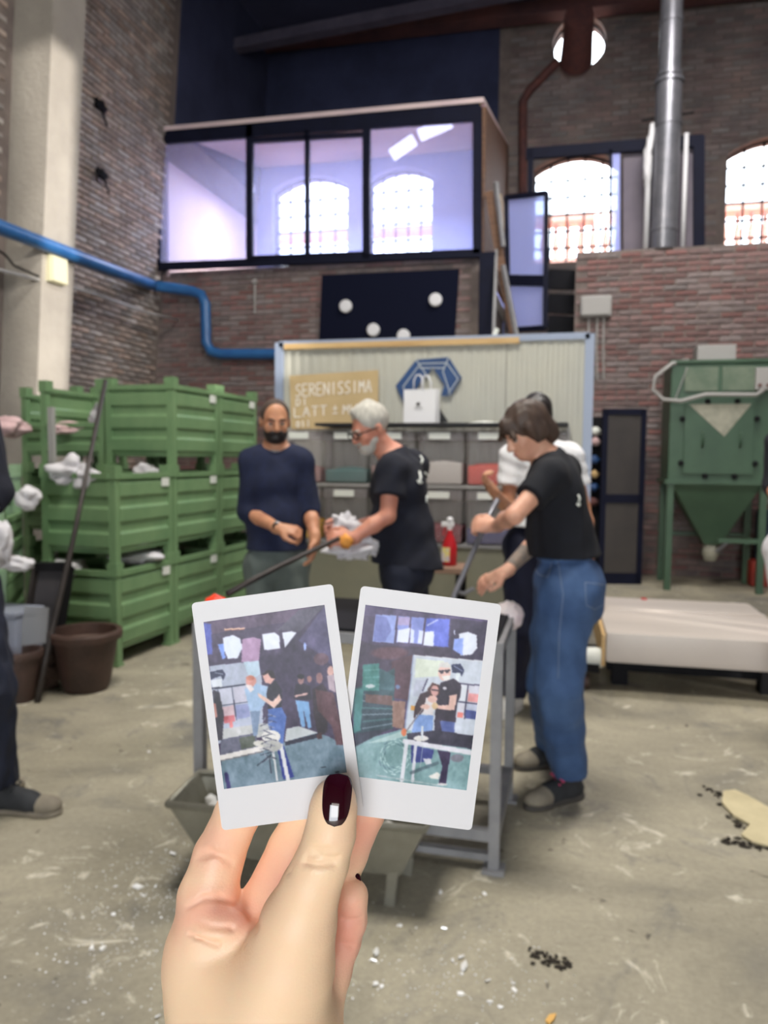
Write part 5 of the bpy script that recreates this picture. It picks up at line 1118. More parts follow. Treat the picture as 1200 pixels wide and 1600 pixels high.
# ---- person cut by the left edge
d = 3.02; gE = ground(18, 1262)
J = dict(head=at(-75, 560, d), neck=at(-78, 625, d), shL=at(-120, 660, d+.12), shR=at(-32, 668, d-.05), elL=at(-130, 780, d), elR=at(-6, 770, d-.08), wrL=at(-90, 860, d-.1), wrR=at(-50, 845, d-.25),
         pelvis=at(-70, 880, d), hipL=at(-90, 910, d+.08), hipR=at(-45, 910, d-.05), knL=at(-70, 1080, d+.1), knR=at(-14, 1075, d-.05), anL=gz(gE+left*.25-toCam*.1, .09), anR=gz(V(atZ(-2, 1266)), .09), toL=gz(gE+left*.06-toCam*.14, .04), toR=gz(V(atZ(80, 1272)), .04))
root, A, (r, f, u) = figure('person cut by the left edge, navy top, dark jeans, one grey trainer showing', J, nrm(right_+toCam*.2), nrm(right_+down*.2), 'skin_fair', sw=1., hs=.98,
    hands=dict(L=(right_, toCam, upv, .4), R=(right_*-.3+down, toCam, upv, .4)),
    top=dict(name='sweater', mat='navy_tee', g=.018, gs=.02, sleeve=1.3, fold=.004, hemp=V(at(-70, 905, d)), hemn=-upv, seed=15), bot=dict(name='jeans', mat='denim_dark', g=.014, hem=.075, knee=.012, waistp=V(at(-70, 870, d)), fold=.005, ff=78, seed=16, zs=.9),
    shoes=dict(mat='shoe_black', toe='shoe_taupe', lace='shoe_black', sole='shoe_taupe', toe_cut=.80))
hd = V(at(-75, 560, d)); head_parts(root, hd, nrm(right_+down*.2)); S = hairS(hd); S.ell(hd+u*.037-f*.012, (.080, .098, .09), (r, f, u)); S.cut(hd+f*.058+u*.06, f*.95-u*.30); S.obj('hair', G['hair_brown'], root)
# ---- person cut by the right edge
d = 4.2; gR = ground(1262, 1129)
J = dict(head=at(1250, 632, d), neck=at(1252, 676, d), shL=at(1216, 694, d), shR=at(1290, 694, d+.02), elL=at(1209, 758, d-.03), elR=at(1300, 770, d), wrL=at(1214, 783, d-.20), wrR=at(1272, 790, d-.2),
         pelvis=at(1246, 850, d+.05), hipL=at(1222, 862, d+.05), hipR=at(1272, 862, d+.05), knL=at(1238, 985, d), knR=at(1276, 985, d), anL=gz(gR+left*.06, .09), anR=gz(gR+right_*.1, .09), toL=gz(gR+left*.04+toCam*.18, .04), toR=gz(gR+right_*.12+toCam*.18, .04))
root, A, (r, f, u) = figure('person cut by the right edge, dark sleeve and pale blue jeans showing', J, toCam, toCam, 'skin_ruddy', sw=.95, hs=.95, h=.008,
    hands=dict(L=(right_*.3+down*.2+toCam, right_, upv, .5), R=(left, toCam, upv, .5)),
    top=dict(name='jacket', mat='black_tee', g=.016, gs=.018, sleeve=1.35, hemp=V(at(1240, 808, d)), hemn=-upv, seed=17), bot=dict(name='jeans', mat='rag_white', g=.018, hem=.06, waistp=V(at(1240, 796, d)), seed=18), shoes=dict(mat='shoe_black'))
hd = V(at(1250, 632, d)); head_parts(root, hd, toCam); S = hairS(hd); S.ell(hd+u*.037-f*.012, (.080, .098, .09), (r, f, u)); S.cut(hd+f*.058+u*.06, f*.95-u*.30); S.obj('hair', G['hair_black'], root)
# ------------------------------------------------------------------ instant photos held in front of the camera
mat('card_white', (216, 213, 214), rough=.4, spec=.35); mat('card_edge', (205, 205, 214), rough=.5)
mat('print', (128, 128, 128), rough=.2, attr='ink', spec=.22)
DL, DR = .2905, .2925
def card(name, label, ctr, ang, d, win, paint, shade=None):
    t = thing(name, label, 'photo', at(*ctr, d), group='instant photos held in the hand')
    hw, hh, r_ = .054/2, .0868/2, .0016; ca, sa = math.cos(ang), math.sin(ang)
    pts = []
    for sx, sy, a0 in ((1, 1, 0), (-1, 1, 90), (-1, -1, 180), (1, -1, 270)):
        for k in range(5):
            a = math.radians(a0+90*k/4); pts.append((sx*(hw-r_)+r_*math.cos(a), sy*(hh-r_)+r_*math.sin(a)))
    c = at(*ctr, d); P = [c+RIGHT*(x*ca-y*sa)+UP*(x*sa+y*ca) for x, y in pts]
    mk('card', M().prism(P[::1], FWD*.0007), G['card_white'], t, world=True)
    # slim pouch band under the picture
    W = [at(x, y, d-.00012) for x, y in win]              # TL TR BR BL
    nx, ny = 190, 264; u, v = np.meshgrid(np.linspace(0, 1, nx), np.linspace(0, 1, ny)); 
    Wn = np.array([list(p) for p in W]); px = np.array(win, float)
    def bil(A): return (A[0]*((1-u)*(1-v))[..., None]+A[1]*(u*(1-v))[..., None]+A[2]*(u*v)[..., None]+A[3]*((1-u)*v)[..., None])
    pos = bil(Wn).reshape(-1, 3)-np.array(t.location); q = bil(px); col = paint(q[..., 0], q[..., 1])
    for _ in range(3):
        cc = np.pad(col, ((1, 1), (1, 1), (0, 0)), mode='edge'); col = (cc[1:-1, 1:-1]*4+cc[:-2, 1:-1]+cc[2:, 1:-1]+cc[1:-1, :-2]+cc[1:-1, 2:])/8
    me = bpy.data.meshes.new('picture'); i = np.arange(nx*ny).reshape(ny, nx); Qd = np.stack([i[:-1, :-1], i[1:, :-1], i[1:, 1:], i[:-1, 1:]], -1).reshape(-1, 4)
    me.vertices.add(len(pos)); me.vertices.foreach_set('co', pos.astype(np.float32).ravel()); me.loops.add(Qd.size); me.loops.foreach_set('vertex_index', Qd.ravel().astype(np.int32))
    me.polygons.add(len(Qd)); me.polygons.foreach_set('loop_start', np.arange(0, Qd.size, 4, dtype=np.int32)); me.polygons.foreach_set('loop_total', np.full(len(Qd), 4, np.int32)); me.update(calc_edges=True)
    ca_ = me.color_attributes.new('ink', 'FLOAT_COLOR', 'POINT'); L_ = np.ones((len(pos), 4), np.float32); L_[:, :3] = lin(np.clip(col.reshape(-1, 3), 0, 255)); ca_.data.foreach_set('color', L_.ravel())
    me.materials.append(G['print']); o = bpy.data.objects.new('picture', me); COL.objects.link(o); o.parent = t
    return t
class Paint:
    """flat print: polygons in the coordinates of a crop of the photograph"""
    def __init__(s, X, Y, x0, y0, k, base): s.x = (X-x0)*k; s.y = (Y-y0)*k; s.c = np.ones(X.shape+(3,))*np.array(base, float)
    def poly(s, pts, c, a=1.):
        x, y = s.x, s.y; ins = np.zeros(x.shape, bool); n = len(pts)
        for i in range(n):
            (x1, y1), (x2, y2) = pts[i], pts[(i+1) % n]
            if y1 == y2: continue
            k = ((y1 > y) != (y2 > y)) & (x < (x2-x1)*(y-y1)/(y2-y1)+x1); ins ^= k
        s.c[ins] = s.c[ins]*(1-a)+np.array(c, float)*a; return s
    def ell(s, cx, cy, rx, ry, c, a=1., soft=0.):
        r = ((s.x-cx)/rx)**2+((s.y-cy)/ry)**2; m = np.clip((1-r)/soft, 0, 1)[..., None]*a if soft else (r < 1)[..., None]*a; s.c = s.c*(1-m)+np.array(c, float)*m; return s
    def line(s, pts, w, c, a=1.):
        for (x1, y1), (x2, y2) in zip(pts[:-1], pts[1:]):
            dx, dy = x2-x1, y2-y1; L2 = dx*dx+dy*dy+1e-9; t = np.clip(((s.x-x1)*dx+(s.y-y1)*dy)/L2, 0, 1); m = ((s.x-x1-t*dx)**2+(s.y-y1-t*dy)**2 < (w/2)**2)
            s.c[m] = s.c[m]*(1-a)+np.array(c, float)*a
        return s
    def mottle(s, amp, seed=0, f=.02):
        r = np.random.default_rng(seed); w = 0
        for i in range(10): v = r.normal(size=2)*f*r.uniform(.5, 3); w = w+np.sin(s.x*v[0]+s.y*v[1]+r.uniform(0, 6))
        s.c += (amp*w/3.2)[..., None]; return s
def grain(c, seed, amp):
    """uneven tone of an instant print: several octaves of soft noise"""
    r = np.random.default_rng(seed); h, w_ = c.shape[:2]; out = np.zeros((h, w_))
    for n, a in ((6, 1.), (14, .8), (34, .6), (80, .45)):
        g = r.normal(size=(n+2, n+2)); yy = np.linspace(0, n, h); xx = np.linspace(0, n, w_); yi = yy.astype(int); xi = xx.astype(int); fy = (yy-yi)[:, None]; fx = (xx-xi)[None, :]
        fy = fy*fy*(3-2*fy); fx = fx*fx*(3-2*fx)
        out += a*(g[yi][:, xi]*(1-fy)*(1-fx)+g[yi+1][:, xi]*fy*(1-fx)+g[yi][:, xi+1]*(1-fy)*fx+g[yi+1][:, xi+1]*fy*fx)
    lum = c.mean(2)/255; k = (amp*(.35+lum*(1-lum)*3.2)*out)[..., None]
    return c+k*np.array([1., .95, 1.05])
def paint_left(X, Y):
    p = Paint(X, Y, 300, 930, 4.211, (62, 50, 78))
    p.poly([(60, 170), (900, 40), (900, 200), (600, 180), (100, 260)], (84, 66, 92)); p.poly([(560, 230), (700, 100), (880, 60), (800, 200), (700, 240)], (78, 72, 92))
    p.poly([(70, 180), (125, 190), (135, 390), (100, 390)], (70, 80, 170)); p.poly([(440, 420), (720, 230), (880, 60), (960, 500), (980, 880), (560, 880), (450, 500)], (56, 44, 72)); p.poly([(700, 300), (880, 60), (930, 470), (830, 380)], (74, 66, 104))
    p.line([(215, 225), (345, 218)], 9, (246, 200, 170)); p.line([(215, 232), (345, 226)], 4, (140, 80, 70))
    p.poly([(330, 290), (400, 275), (455, 290), (440, 435), (325, 440)], (176, 140, 176)); p.poly([(200, 280), (270, 262), (320, 285), (330, 350), (300, 415), (235, 418), (215, 370)], (226, 232, 250)); p.poly([(170, 325), (205, 318), (222, 415), (200, 420)], (130, 160, 240))
    p.poly([(462, 255), (545, 245), (575, 270), (580, 352), (475, 362)], (226, 230, 246)); p.poly([(592, 245), (650, 236), (688, 245), (612, 345)], (232, 236, 250)); p.ell(743, 338, 10, 26, (170, 190, 250))
    p.poly([(112, 465), (440, 432), (460, 560), (470, 900), (160, 980)], (178, 184, 204)); p.poly([(340, 440), (440, 430), (450, 520), (380, 560)], (190, 210, 228))
    p.poly([(120, 505), (200, 488), (222, 520), (205, 560), (190, 530), (140, 548), (125, 560)], (40, 44, 74)); p.line([(150, 510), (205, 520)], 5, (160, 170, 190)); p.poly([(125, 560), (195, 548), (200, 605), (135, 612)], (222, 226, 234))
    p.line([(130, 615), (350, 588)], 9, (40, 40, 60))
    for a, c in (((175, 620, 262, 608, 275, 712, 190, 724), (206, 206, 224)), ((268, 608, 350, 598, 362, 700, 282, 712), (200, 196, 214)), ((198, 736, 275, 722, 286, 820, 212, 836), (216, 186, 196)), ((285, 722, 370, 710, 384, 800, 296, 818), (150, 156, 200))):
        p.poly([(a[i], a[i+1]) for i in range(0, 8, 2)], c)
    for pt in ([(262, 605), (292, 820)], [(170, 622), (205, 830)], [(180, 728), (370, 702)]): p.line(pt, 6, (60, 60, 84))
    p.poly([(205, 800), (280, 790), (285, 830), (212, 845)], (208, 110, 120)); p.ell(258, 850, 12, 30, (220, 120, 120))
    p.poly([(195, 880), (500, 840), (520, 930), (190, 960)], (190, 190, 190)); p.poly([(190, 950), (420, 905), (440, 1010), (185, 1060)], (92, 92, 112)); p.poly([(310, 940), (410, 920), (420, 995), (325, 1015)], (78, 84, 74))
    p.poly([(135, 620), (180, 640), (210, 790), (200, 950), (165, 960), (150, 800)], (52, 46, 60)); p.poly([(140, 710), (158, 712), (166, 800), (150, 810)], (206, 150, 140))
    p.poly([(620, 880), (700, 860), (830, 905), (610, 965)], (196, 200, 204)); p.poly([(610, 965), (830, 905), (900, 930), (1030, 1000), (1030, 1170), (200, 1290), (190, 1090), (480, 1020)], (112, 134, 150)); p.poly([(610, 965), (830, 908), (820, 940), (615, 990)], (34, 34, 54))
    # man in pale shirt
    p.poly([(345, 620), (400, 575), (500, 600), (490, 700), (440, 770), (380, 760)], (160, 186, 218)); p.poly([(385, 765), (450, 760), (430, 920), (405, 930)], (120, 140, 170)); p.ell(388, 565, 34, 38, (216, 150, 140)); p.ell(383, 545, 28, 16, (206, 130, 110)); p.poly([(350, 590), (385, 640), (410, 620), (390, 590)], (236, 220, 220))
    # woman
    p.poly([(460, 520), (500, 496), (535, 505), (548, 545), (520, 585), (480, 575)], (222, 170, 160)); p.poly([(460, 520), (500, 492), (535, 500), (550, 550), (520, 545), (500, 512), (470, 530)], (40, 26, 34)); p.poly([(548, 560), (590, 620), (590, 740), (500, 750), (490, 650), (500, 600)], (32, 28, 42))
    p.poly([(430, 640), (530, 700), (575, 650), (590, 690), (540, 745), (440, 670)], (228, 190, 176)); p.poly([(500, 750), (590, 738), (622, 800), (600, 980), (670, 1190), (610, 1210), (560, 1000), (500, 850)], (74, 104, 176)); p.poly([(560, 1000), (600, 980), (672, 1195), (600, 1215)], (48, 60, 140))
    # bystanders
    p.poly([(680, 590), (720, 570), (775, 600), (790, 690), (670, 680)], (36, 28, 44)); p.ell(716, 560, 20, 26, (150, 110, 110)); p.ell(716, 535, 24, 16, (24, 18, 28)); p.poly([(672, 660), (760, 640), (760, 655), (680, 672)], (206, 166, 160))
    p.poly([(680, 690), (770, 700), (785, 870), (765, 880), (735, 760), (745, 870), (720, 865)], (122, 166, 214)); p.ell(772, 552, 16, 22, (150, 104, 100)); p.ell(838, 545, 22, 36, (136, 96, 98)); p.poly([(790, 620), (860, 580), (900, 640), (890, 900), (830, 930), (800, 780)], (44, 30, 42))
    p.ell(850, 420, 50, 40, (88, 60, 74)); p.poly([(810, 620), (930, 640), (990, 900), (1000, 985), (950, 985), (920, 860), (830, 760)], (84, 50, 58)); p.ell(912, 500, 22, 34, (206, 160, 150)); p.poly([(890, 530), (935, 520), (945, 640), (900, 620)], (170, 150, 160)); p.poly([(820, 920), (850, 900), (855, 945), (825, 945)], (70, 40, 44))
    p.line([(190, 1070), (470, 1005)], 34, (224, 218, 214)); p.line([(190, 1090), (470, 1028)], 8, (120, 116, 120)); p.line([(535, 1030), (560, 1215)], 16, (222, 222, 226)); p.line([(585, 990), (632, 1215)], 26, (226, 226, 230)); p.line([(470, 1010), (590, 985)], 20, (214, 210, 208))
    p.ell(520, 930, 62, 42, (228, 224, 220)); p.ell(445, 975, 42, 20, (210, 206, 198)); p.ell(530, 990, 60, 40, (186, 184, 182))
    for i in range(26): a = i*1.9; p.line([(500+30*math.sin(a), 780+12*i), (500+55*math.sin(a+2), 800+12*i)], 5, (44, 48, 70) if i % 2 else (150, 150, 168))
    p.line([(430, 1120), (520, 1050)], 6, (50, 54, 70)); p.line([(510, 1060), (520, 1170)], 8, (60, 64, 80)); p.line([(225, 1180), (245, 1275)], 26, (50, 44, 100)); p.line([(850, 1135), (880, 1130)], 6, (30, 30, 40)); p.line([(945, 1165), (965, 1163)], 6, (30, 30, 40))
    return np.clip(grain(p.c, 1, 9)*.95+6, 0, 255)
def paint_right(X, Y):
    p = Paint(X, Y, 540, 900, 3.902, (70, 56, 88))
    p.poly([(120, 170), (870, 270), (860, 330), (110, 240)], (80, 66, 104)); p.poly([(60, 380), (170, 420), (640, 440), (760, 520), (420, 640), (300, 640), (60, 700)], (58, 44, 66)); p.ell(270, 470, 130, 44, (98, 60, 70), .8, .5); p.poly([(280, 520), (410, 480), (390, 760), (280, 740)], (76, 46, 58)); p.poly([(640, 260), (865, 280), (840, 520), (640, 500)], (52, 42, 68))
    p.poly([(185, 235), (310, 240), (295, 410), (165, 400)], (150, 164, 226)); p.poly([(185, 240), (250, 250), (280, 330), (240, 400), (170, 400)], (116, 124, 190)); p.poly([(322, 245), (392, 248), (380, 410), (308, 404)], (140, 150, 220)); p.poly([(402, 248), (480, 256), (466, 416), (390, 410)], (140, 150, 222)); p.poly([(492, 256), (636, 262), (626, 434), (474, 424)], (96, 110, 214))
    p.poly([(318, 330), (392, 316), (384, 408), (310, 402)], (228, 232, 255)); p.poly([(398, 320), (420, 330), (414, 410), (392, 410)], (220, 226, 255)); p.poly([(446, 330), (476, 336), (466, 414), (440, 412)], (220, 226, 255)); p.poly([(482, 340), (540, 336), (536, 428), (474, 422)], (232, 236, 255)); p.poly([(322, 250), (392, 250), (388, 300), (318, 300)], (176, 160, 206)); p.line([(500, 300), (560, 268)], 8, (200, 206, 244))
    p.line([(664, 332), (664, 356)], 8, (200, 206, 230)); p.poly([(690, 352), (745, 340), (800, 360), (802, 440), (770, 480), (700, 486)], (228, 232, 246)); p.poly([(660, 384), (718, 378), (712, 486), (655, 450)], (150, 172, 246))
    # crates
    p.poly([(30, 700), (300, 560), (290, 930), (60, 1010)], (40, 66, 74)); p.poly([(105, 540), (205, 532), (205, 700), (100, 700)], (62, 124, 120)); p.poly([(205, 560), (300, 610), (300, 700), (205, 690)], (50, 84, 92)); p.poly([(60, 690), (110, 680), (95, 940), (45, 960)], (60, 116, 116)); p.poly([(110, 700), (285, 760), (280, 920), (90, 950)], (44, 62, 74))
    for i in range(6): p.line([(105, 720+i*42), (285, 750+i*30)], 8, (110, 128, 140) if i % 2 else (64, 104, 108))
    for y in (575, 620, 665): p.line([(110, y), (205, y-4)], 6, (90, 150, 144))
    p.ell(150, 672, 30, 12, (196, 206, 210)); p.poly([(120, 720), (285, 730), (285, 790), (120, 770)], (92, 66, 62)); p.poly([(285, 760), (365, 765), (355, 935), (285, 920)], (138, 104, 92)); p.ell(318, 676, 14, 14, (90, 110, 150))
    p.poly([(60, 1010), (360, 930), (860, 1000), (760, 1310), (60, 1240)], (126, 160, 164)); p.poly([(130, 1020), (360, 940), (400, 970), (240, 1010)], (170, 196, 196)); p.poly([(60, 960), (280, 925), (60, 1040)], (46, 50, 66))
    # partition
    p.poly([(414, 484), (838, 520), (778, 980), (362, 940)], (198, 204, 216)); p.poly([(430, 500), (600, 520), (600, 610), (420, 620)], (216, 222, 206)); p.line([(414, 484), (838, 520)], 8, (216, 218, 224)); p.line([(414, 484), (362, 940)], 8, (150, 160, 190))
    p.poly([(645, 540), (700, 535), (724, 575), (708, 612), (695, 590), (672, 590), (650, 590)], (44, 48, 84)); p.line([(660, 548), (712, 580)], 5, (150, 160, 190)); p.poly([(672, 592), (700, 592), (690, 640), (670, 640)], (226, 232, 236))
    for a, c in (((425, 632, 490, 638, 470, 740, 412, 730), (186, 188, 206)), ((700, 660, 742, 664, 730, 765, 690, 758), (222, 224, 232)), ((752, 664, 822, 672, 806, 772, 742, 764), (224, 150, 150)), ((752, 664, 822, 672, 816, 724, 748, 712), (206, 204, 216)), ((690, 775, 730, 778, 722, 862, 684, 860), (214, 210, 222)), ((738, 778, 802, 786, 792, 876, 728, 866), (66, 76, 140)), ((738, 778, 802, 786, 798, 826, 734, 816), (186, 190, 210)), ((684, 830, 720, 832, 714, 866, 680, 862), (220, 120, 110)), ((400, 790, 424, 792, 420, 820, 396, 816), (220, 160, 80))):
        p.poly([(a[i], a[i+1]) for i in range(0, len(a), 2)], c)
    for pt in ([(746, 660), (724, 870)], [(700, 656), (830, 668)], [(690, 768), (806, 780)], [(498, 630), (470, 700)]): p.line(pt, 8, (66, 60, 88))
    # man
    p.ell(603, 590, 38, 50, (228, 186, 176)); p.poly([(565, 560), (575, 530), (620, 525), (642, 545), (646, 580), (630, 560), (580, 556)], (214, 210, 206)); p.poly([(585, 610), (640, 605), (636, 640), (605, 645)], (232, 226, 222)); p.line([(568, 580), (634, 574)], 7, (40, 34, 44)); p.ell(586, 586, 12, 9, (60, 50, 60)); p.ell(618, 582, 12, 9, (60, 50, 60))
    p.poly([(580, 650), (660, 625), (705, 660), (700, 730), (680, 780), (670, 890), (545, 880), (550, 720)], (44, 32, 50)); p.ell(605, 684, 12, 10, (214, 210, 220)); p.poly([(632, 730), (682, 720), (664, 820), (560, 812), (560, 788), (630, 786)], (230, 188, 176)); p.poly([(545, 880), (668, 890), (660, 970), (540, 960)], (74, 88, 150)); p.poly([(540, 875), (575, 880), (590, 965), (545, 960)], (46, 38, 60))
    # woman
    p.poly([(500, 690), (530, 650), (570, 665), (575, 720), (540, 740), (505, 730)], (76, 46, 44)); p.ell(544, 700, 24, 34, (208, 156, 150)); p.line([(525, 694), (566, 698)], 6, (50, 34, 44)); p.poly([(455, 720), (505, 700), (520, 760), (460, 840), (415, 880), (420, 800)], (62, 40, 48)); p.poly([(490, 740), (555, 760), (530, 850), (470, 840)], (222, 214, 216)); p.ell(530, 750, 30, 22, (226, 182, 172)); p.ell(485, 798, 30, 16, (228, 186, 174)); p.ell(545, 792, 20, 22, (222, 190, 150))
    p.poly([(430, 845), (535, 850), (530, 950), (400, 960)], (120, 150, 206)); p.line([(470, 810), (360, 960)], 7, (110, 100, 110)); p.line([(470, 810), (370, 930)], 3, (206, 206, 210)); p.ell(356, 952, 16, 24, (226, 128, 90))
    # glass vessel, table, legs
    for i in range(40):
        a = i*.55; r_ = 60+i*1.1; p.line([(300+r_*.95*math.cos(a), 1100+r_*1.1*math.sin(a)), (300+r_*.95*math.cos(a+.3), 1100+r_*1.1*math.sin(a+.3))], 5, (190, 216, 220) if i % 3 else (84, 112, 124))
    p.poly([(372, 960), (560, 940), (778, 975), (770, 1055), (380, 1002)], (46, 42, 60)); p.line([(362, 1008), (768, 1078)], 30, (222, 220, 228)); p.ell(460, 990, 46, 18, (216, 212, 208)); p.line([(468, 920), (466, 985)], 14, (206, 210, 214))
    p.poly([(400, 1030), (540, 1060), (520, 1130), (400, 1140)], (58, 66, 136)); p.poly([(560, 1060), (640, 1075), (610, 1275), (568, 1265), (590, 1160)], (46, 34, 66)); p.poly([(505, 1220), (560, 1195), (578, 1210), (565, 1240), (520, 1235)], (232, 228, 222)); p.ell(590, 1270, 30, 8, (210, 206, 206)); p.poly([(470, 1110), (520, 1115), (525, 1145), (490, 1150)], (214, 214, 224))
    p.line([(372, 1010), (342, 1245)], 26, (224, 224, 232)); p.line([(426, 1035), (408, 1250)], 18, (216, 216, 226)); p.line([(470, 1040), (455, 1165)], 7, (170, 180, 186)); p.line([(400, 1200), (560, 1140)], 20, (70, 84, 100), .6); p.line([(190, 1215), (560, 1275)], 6, (180, 190, 196)); p.ell(680, 1110, 40, 24, (120, 96, 116), .6)
    return np.clip(grain(p.c, 2, 9)*.95+6, 0, 255)
card('instant_photo', 'left instant photo: woman in jeans beside a bending man, people in the dark', (433.5, 1105), math.radians(7.75), DL, [(318, 972), (507, 945), (542, 1207), (350, 1233)], paint_left)
card('instant_photo', 'right instant photo: bespectacled man beside a woman, green crates at left', (650.5, 1106.5), math.radians(-7.55), DR, [(571, 945), (762, 969), (729, 1235), (538, 1211)], paint_right)
# ------------------------------------------------------------------ the hand
def skin_hand():
    m = mat('hand_skin', (236, 190, 156), rough=.42, sss=.16, spec=.4, attr='tone'); nt = m.node_tree; N = nt.nodes; L = nt.links; b = N['Principled BSDF']
    tc = [n for n in N if n.type == 'TEX_COORD'][0]
    v = N.new('ShaderNodeTexVoronoi'); v.inputs['Scale'].default_value = 900; L.new(tc.outputs['Object'], v.inputs['Vector'])
    n = N.new('ShaderNodeTexNoise'); n.inputs['Scale'].default_value = 160; n.inputs['Detail'].default_value = 6; L.new(tc.outputs['Object'], n.inputs['Vector'])
    a = N.new('ShaderNodeMath'); a.operation = 'ADD'; L.new(v.outputs['Distance'], a.inputs[0]); L.new(n.outputs[0], a.inputs[1])
    bp = N.new('ShaderNodeBump'); bp.inputs['Strength'].default_value = .10; bp.inputs['Distance'].default_value = .0008; L.new(a.outputs[0], bp.inputs['Height']); L.new(bp.outputs[0], b.inputs['Normal'])
    b.inputs['Subsurface Scale'].default_value = .004; b.inputs['Subsurface Radius'].default_value = (1, .4, .25)
skin_hand()
def cc(px, py, d): return np.array([(px-600)/F*d, -(py-800)/F*d, -d])      # point in camera axes, metres
def rr(r, d): return r/F*d
S = SDF(cc(215, 1760, .34)*[1, 1, 1]-[0, 0, .03], cc(640, 1180, .262), .00085)
S.lo = np.array([cc(225, 0, .30)[0]-.005, cc(0, 1740, .285)[1], -.345]); hi = np.array([cc(640, 0, .30)[0], cc(0, 1170, .30)[1], -.248]); S.n = np.ceil((hi-S.lo)/S.h).astype(int)+1; S.g = np.full(S.n, 1e3, np.float32)
def chain(pts, k=.004, k0=None):
    for i in range(len(pts)-1):
        (x, y, d, r), (x2, y2, d2, r2) = pts[i], pts[i+1]; S.cone(cc(x, y, d), cc(x2, y2, d2), rr(r, d), rr(r2, d2), k=(k0 if (i == 0 and k0) else k))
# palm mass and wrist
chain([(400, 1545, .299, 90), (400, 1610, .297, 104), (405, 1700, .294, 118)], .008)
chain([(332, 1500, .303, 70), (372, 1600, .300, 92), (385, 1700, .297, 100)], .008)
chain([(455, 1530, .302, 60), (450, 1620, .298, 88)], .008)
# index finger (left), behind the left photo
chain([(326, 1462, .302, 58), (325, 1402, .304, 46), (342, 1338, .3065, 39), (372, 1270, .3045, 35), (396, 1215, .3025, 30)], .0022, .006)
# middle finger
chain([(400, 1490, .306, 58), (424, 1418, .309, 50), (462, 1330, .310, 44), (490, 1262, .3070, 37), (505, 1215, .3045, 31)], .0016, .004)
# ring finger
chain([(470, 1500, .312, 50), (498, 1420, .314, 44), (535, 1330, .3135, 40), (566, 1268, .3105, 35), (585, 1215, .3085, 29)], .0016, .004)
# little finger, curled up beside the thumb
chain([(492, 1580, .306, 44), (516, 1520, .308, 32), (535, 1470, .309, 28), (545, 1438, .3075, 27.5), (549, 1400, .305, 26.5)], .002, .004)
# thumb
chain([(425, 1575, .287, 100), (450, 1505, .2835, 68), (466, 1445, .281, 50)], .007)
chain([(468, 1436, .280, 50), (486, 1386, .2785, 43), (503, 1347, .2780, 39), (516, 1302, .2778, 36.5), (521, 1262, .2776, 33.5), (523, 1246, .2778, 30)], .004, .010)
# pads at the finger roots
S.ell(cc(340, 1452, .2945), (rr(60, .292), rr(38, .292), .009), k=.004); S.ell(cc(312, 1530, .298), (rr(52, .292), rr(80, .292), .013), k=.008)
S.ell(cc(385, 1590, .289), (rr(100, .29), rr(80, .29), .014), k=.012)
# creases
def crease(pts, r=.0011, k=.0016):
    for a, b in zip(pts[:-1], pts[1:]): S.cone(cc(*a), cc(*b), r, r, k=k, op='sub')
def surf_d(px, py, d0=.262, d1=.33):
    """depth of the skin seen along the ray, from the distance grid"""
    for d in np.arange(d0, d1, .0004):
        q = cc(px, py, d); i = np.round((q-S.lo)/S.h).astype(int)
        if (i < 0).any() or (i >= S.n).any(): continue
        if S.g[tuple(i)] < 0: return d
    return d1
def screase(pts, r=.0010, k=.0018, off=.0002): crease([(x, y, surf_d(x, y)-off) for x, y in pts], r, k)
screase([(312, 1334), (330, 1332), (348, 1339), (362, 1350)], .0010); screase([(305, 1342), (322, 1340)], .0006)
screase([(292, 1418), (318, 1404), (345, 1402), (368, 1412), (392, 1430), (404, 1448)], .0009)
screase([(303, 1440), (330, 1448), (362, 1450), (400, 1456)], .0005); screase([(296, 1460), (340, 1476), (385, 1474)], .0005)
screase([(480, 1338), (496, 1336), (512, 1342), (528, 1340)], .0005); screase([(476, 1348), (500, 1352), (522, 1350)], .0006); screase([(490, 1328), (512, 1328)], .0004)
screase([(536, 1437), (550, 1440), (566, 1436)], .0007); screase([(536, 1474), (550, 1478)], .0006)
screase([(455, 1360), (452, 1362)], .0003)
# nail bed hollow on the thumb
P, Qd = S.mesh()
X6 = np.array([list(RIGHT), list(UP), list(-FWD)]); Wp = P @ X6 + np.array(list(EYE))
hp_ = at(405, 1560, .29); hand = SDF.obj
me = bpy.data.meshes.new('hand'); me.vertices.add(len(P)); me.vertices.foreach_set('co', (Wp-np.array(list(hp_))).astype(np.float32).ravel()); me.loops.add(Qd.size); me.loops.foreach_set('vertex_index', Qd.ravel().astype(np.int32))
me.polygons.add(len(Qd)); me.polygons.foreach_set('loop_start', np.arange(0, Qd.size, 4, dtype=np.int32)); me.polygons.foreach_set('loop_total', np.full(len(Qd), 4, np.int32)); me.polygons.foreach_set('use_smooth', np.ones(len(Qd), bool)); me.update(calc_edges=True); me.validate()
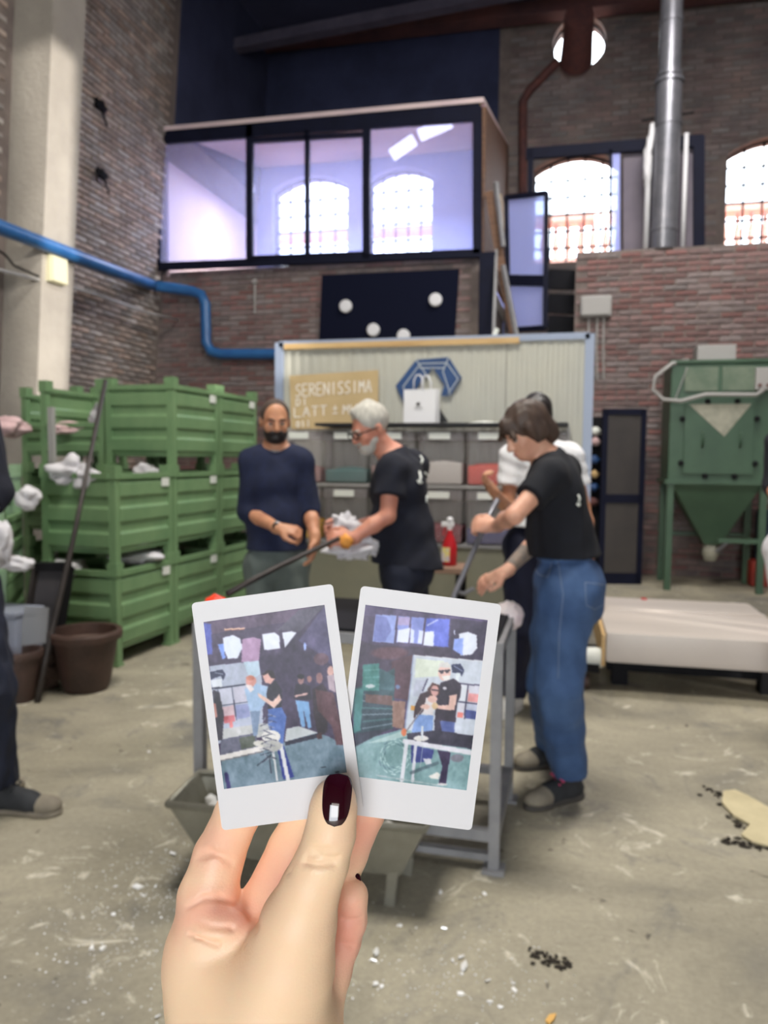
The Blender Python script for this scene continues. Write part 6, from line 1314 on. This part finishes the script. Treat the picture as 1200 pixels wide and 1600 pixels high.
# skin tone varies over the hand: rosy finger pads and palm, paler yellow thumb and wrist
pxv = 600+F*P[:, 0]/(-P[:, 2]); pyv = 800-F*P[:, 1]/(-P[:, 2]); dv_ = -P[:, 2]
ros = np.zeros(len(P))
for (x, y, rx, ry, a) in ((345, 1435, 95, 55, .75), (330, 1320, 60, 60, .5), (425, 1370, 75, 70, .45), (350, 1480, 110, 50, .35), (570, 1300, 60, 60, .75), (545, 1460, 40, 80, .9), (548, 1410, 34, 45, .5), (470, 1500, 60, 30, .15), (400, 1300, 50, 40, .3), (550, 1260, 12, 60, .6)):
    ros = np.maximum(ros, a*np.exp(-(((pxv-x)/rx)**2+((pyv-y)/ry)**2)))
thumb_m = np.clip((.2905-dv_)/.006, 0, 1); ros = ros*(1-.85*thumb_m)
c0, c1 = np.array([248, 212, 174.]), np.array([238, 166, 146.]); col = c0+(c1-c0)*np.clip(ros, 0, 1)[:, None]
ca_ = me.color_attributes.new('tone', 'FLOAT_COLOR', 'POINT'); L4 = np.ones((len(P), 4), np.float32); L4[:, :3] = lin(col); ca_.data.foreach_set('color', L4.ravel())
me.materials.append(G['hand_skin']); hand = bpy.data.objects.new('hand', me); COL.objects.link(hand); hand.location = hp_
tag(hand, 'hand with dark red nails holding the two instant photos up to the camera', 'hand')
mat('nail_polish', (44, 5, 18), rough=.08, coat=1., spec=.7)
def nail(cx, cy, wpx, hpx, ang, depth, curve=.0062, tilt=0., n=24, m_=24, name='fingernail', th=.0006, prof=None):
    g = []; w2, h2 = rr(wpx/2, depth), rr(hpx/2, depth); mm = M()
    for lay in (0, 1):
        for j in range(m_+1):
            v = -1+2*j/m_
            for i in range(n+1):
                u = -1+2*i/n
                # rounded outline (superellipse), squarer at the free edge
                e = 2.6 if v < 0 else 3.2; ww = (1-abs(v)**e)**(1/2.6) if abs(v) < 1 else 0
                ww *= (.90+.10*v)
                x = u*ww*w2; y = v*h2; z = -(curve-math.sqrt(max(curve**2-(x*.80)**2, 0)))+(prof(v)-prof(0) if prof else tilt*v)
                if lay: z -= th
                xx = x*math.cos(ang)-y*math.sin(ang); yy = x*math.sin(ang)+y*math.cos(ang)
                q = cc(cx, cy, depth)+np.array([xx, yy, z]); g.append(Vector(q @ X6+np.array(list(EYE))))
    N_ = (n+1)*(m_+1); fs = []
    for j in range(m_):
        for i in range(n):
            a = j*(n+1)+i; fs.append((a, a+1, a+n+2, a+n+1)); fs.append((a+N_+n+1, a+N_+n+2, a+N_+1, a+N_))
    def edge(a, b): fs.append((a, a+N_, b+N_, b))
    for j in range(m_): edge((j+1)*(n+1), j*(n+1)); edge(j*(n+1)+n, (j+1)*(n+1)+n)
    mm.add(g, fs); o = mk(name, mm, G['nail_polish'], hand, world=True, smooth=60, label='glossy dark red nail'); return o
ds = [surf_d(525+v*2.5, 1253-v*34) for v in (-1, -.5, 0, .5, .8)]; pf = np.polyfit((-1, -.5, 0, .5, .8), ds, 2)
nail(525.5, 1253, 50, 73, math.radians(-4.5), float(np.polyval(pf, 0))-.0010, prof=lambda v: -float(np.polyval(pf, v)))
nd2 = surf_d(548, 1392, .28)
nail(549, 1384, 31, 36, math.radians(-4), .3046, curve=.0062, tilt=-.0014)
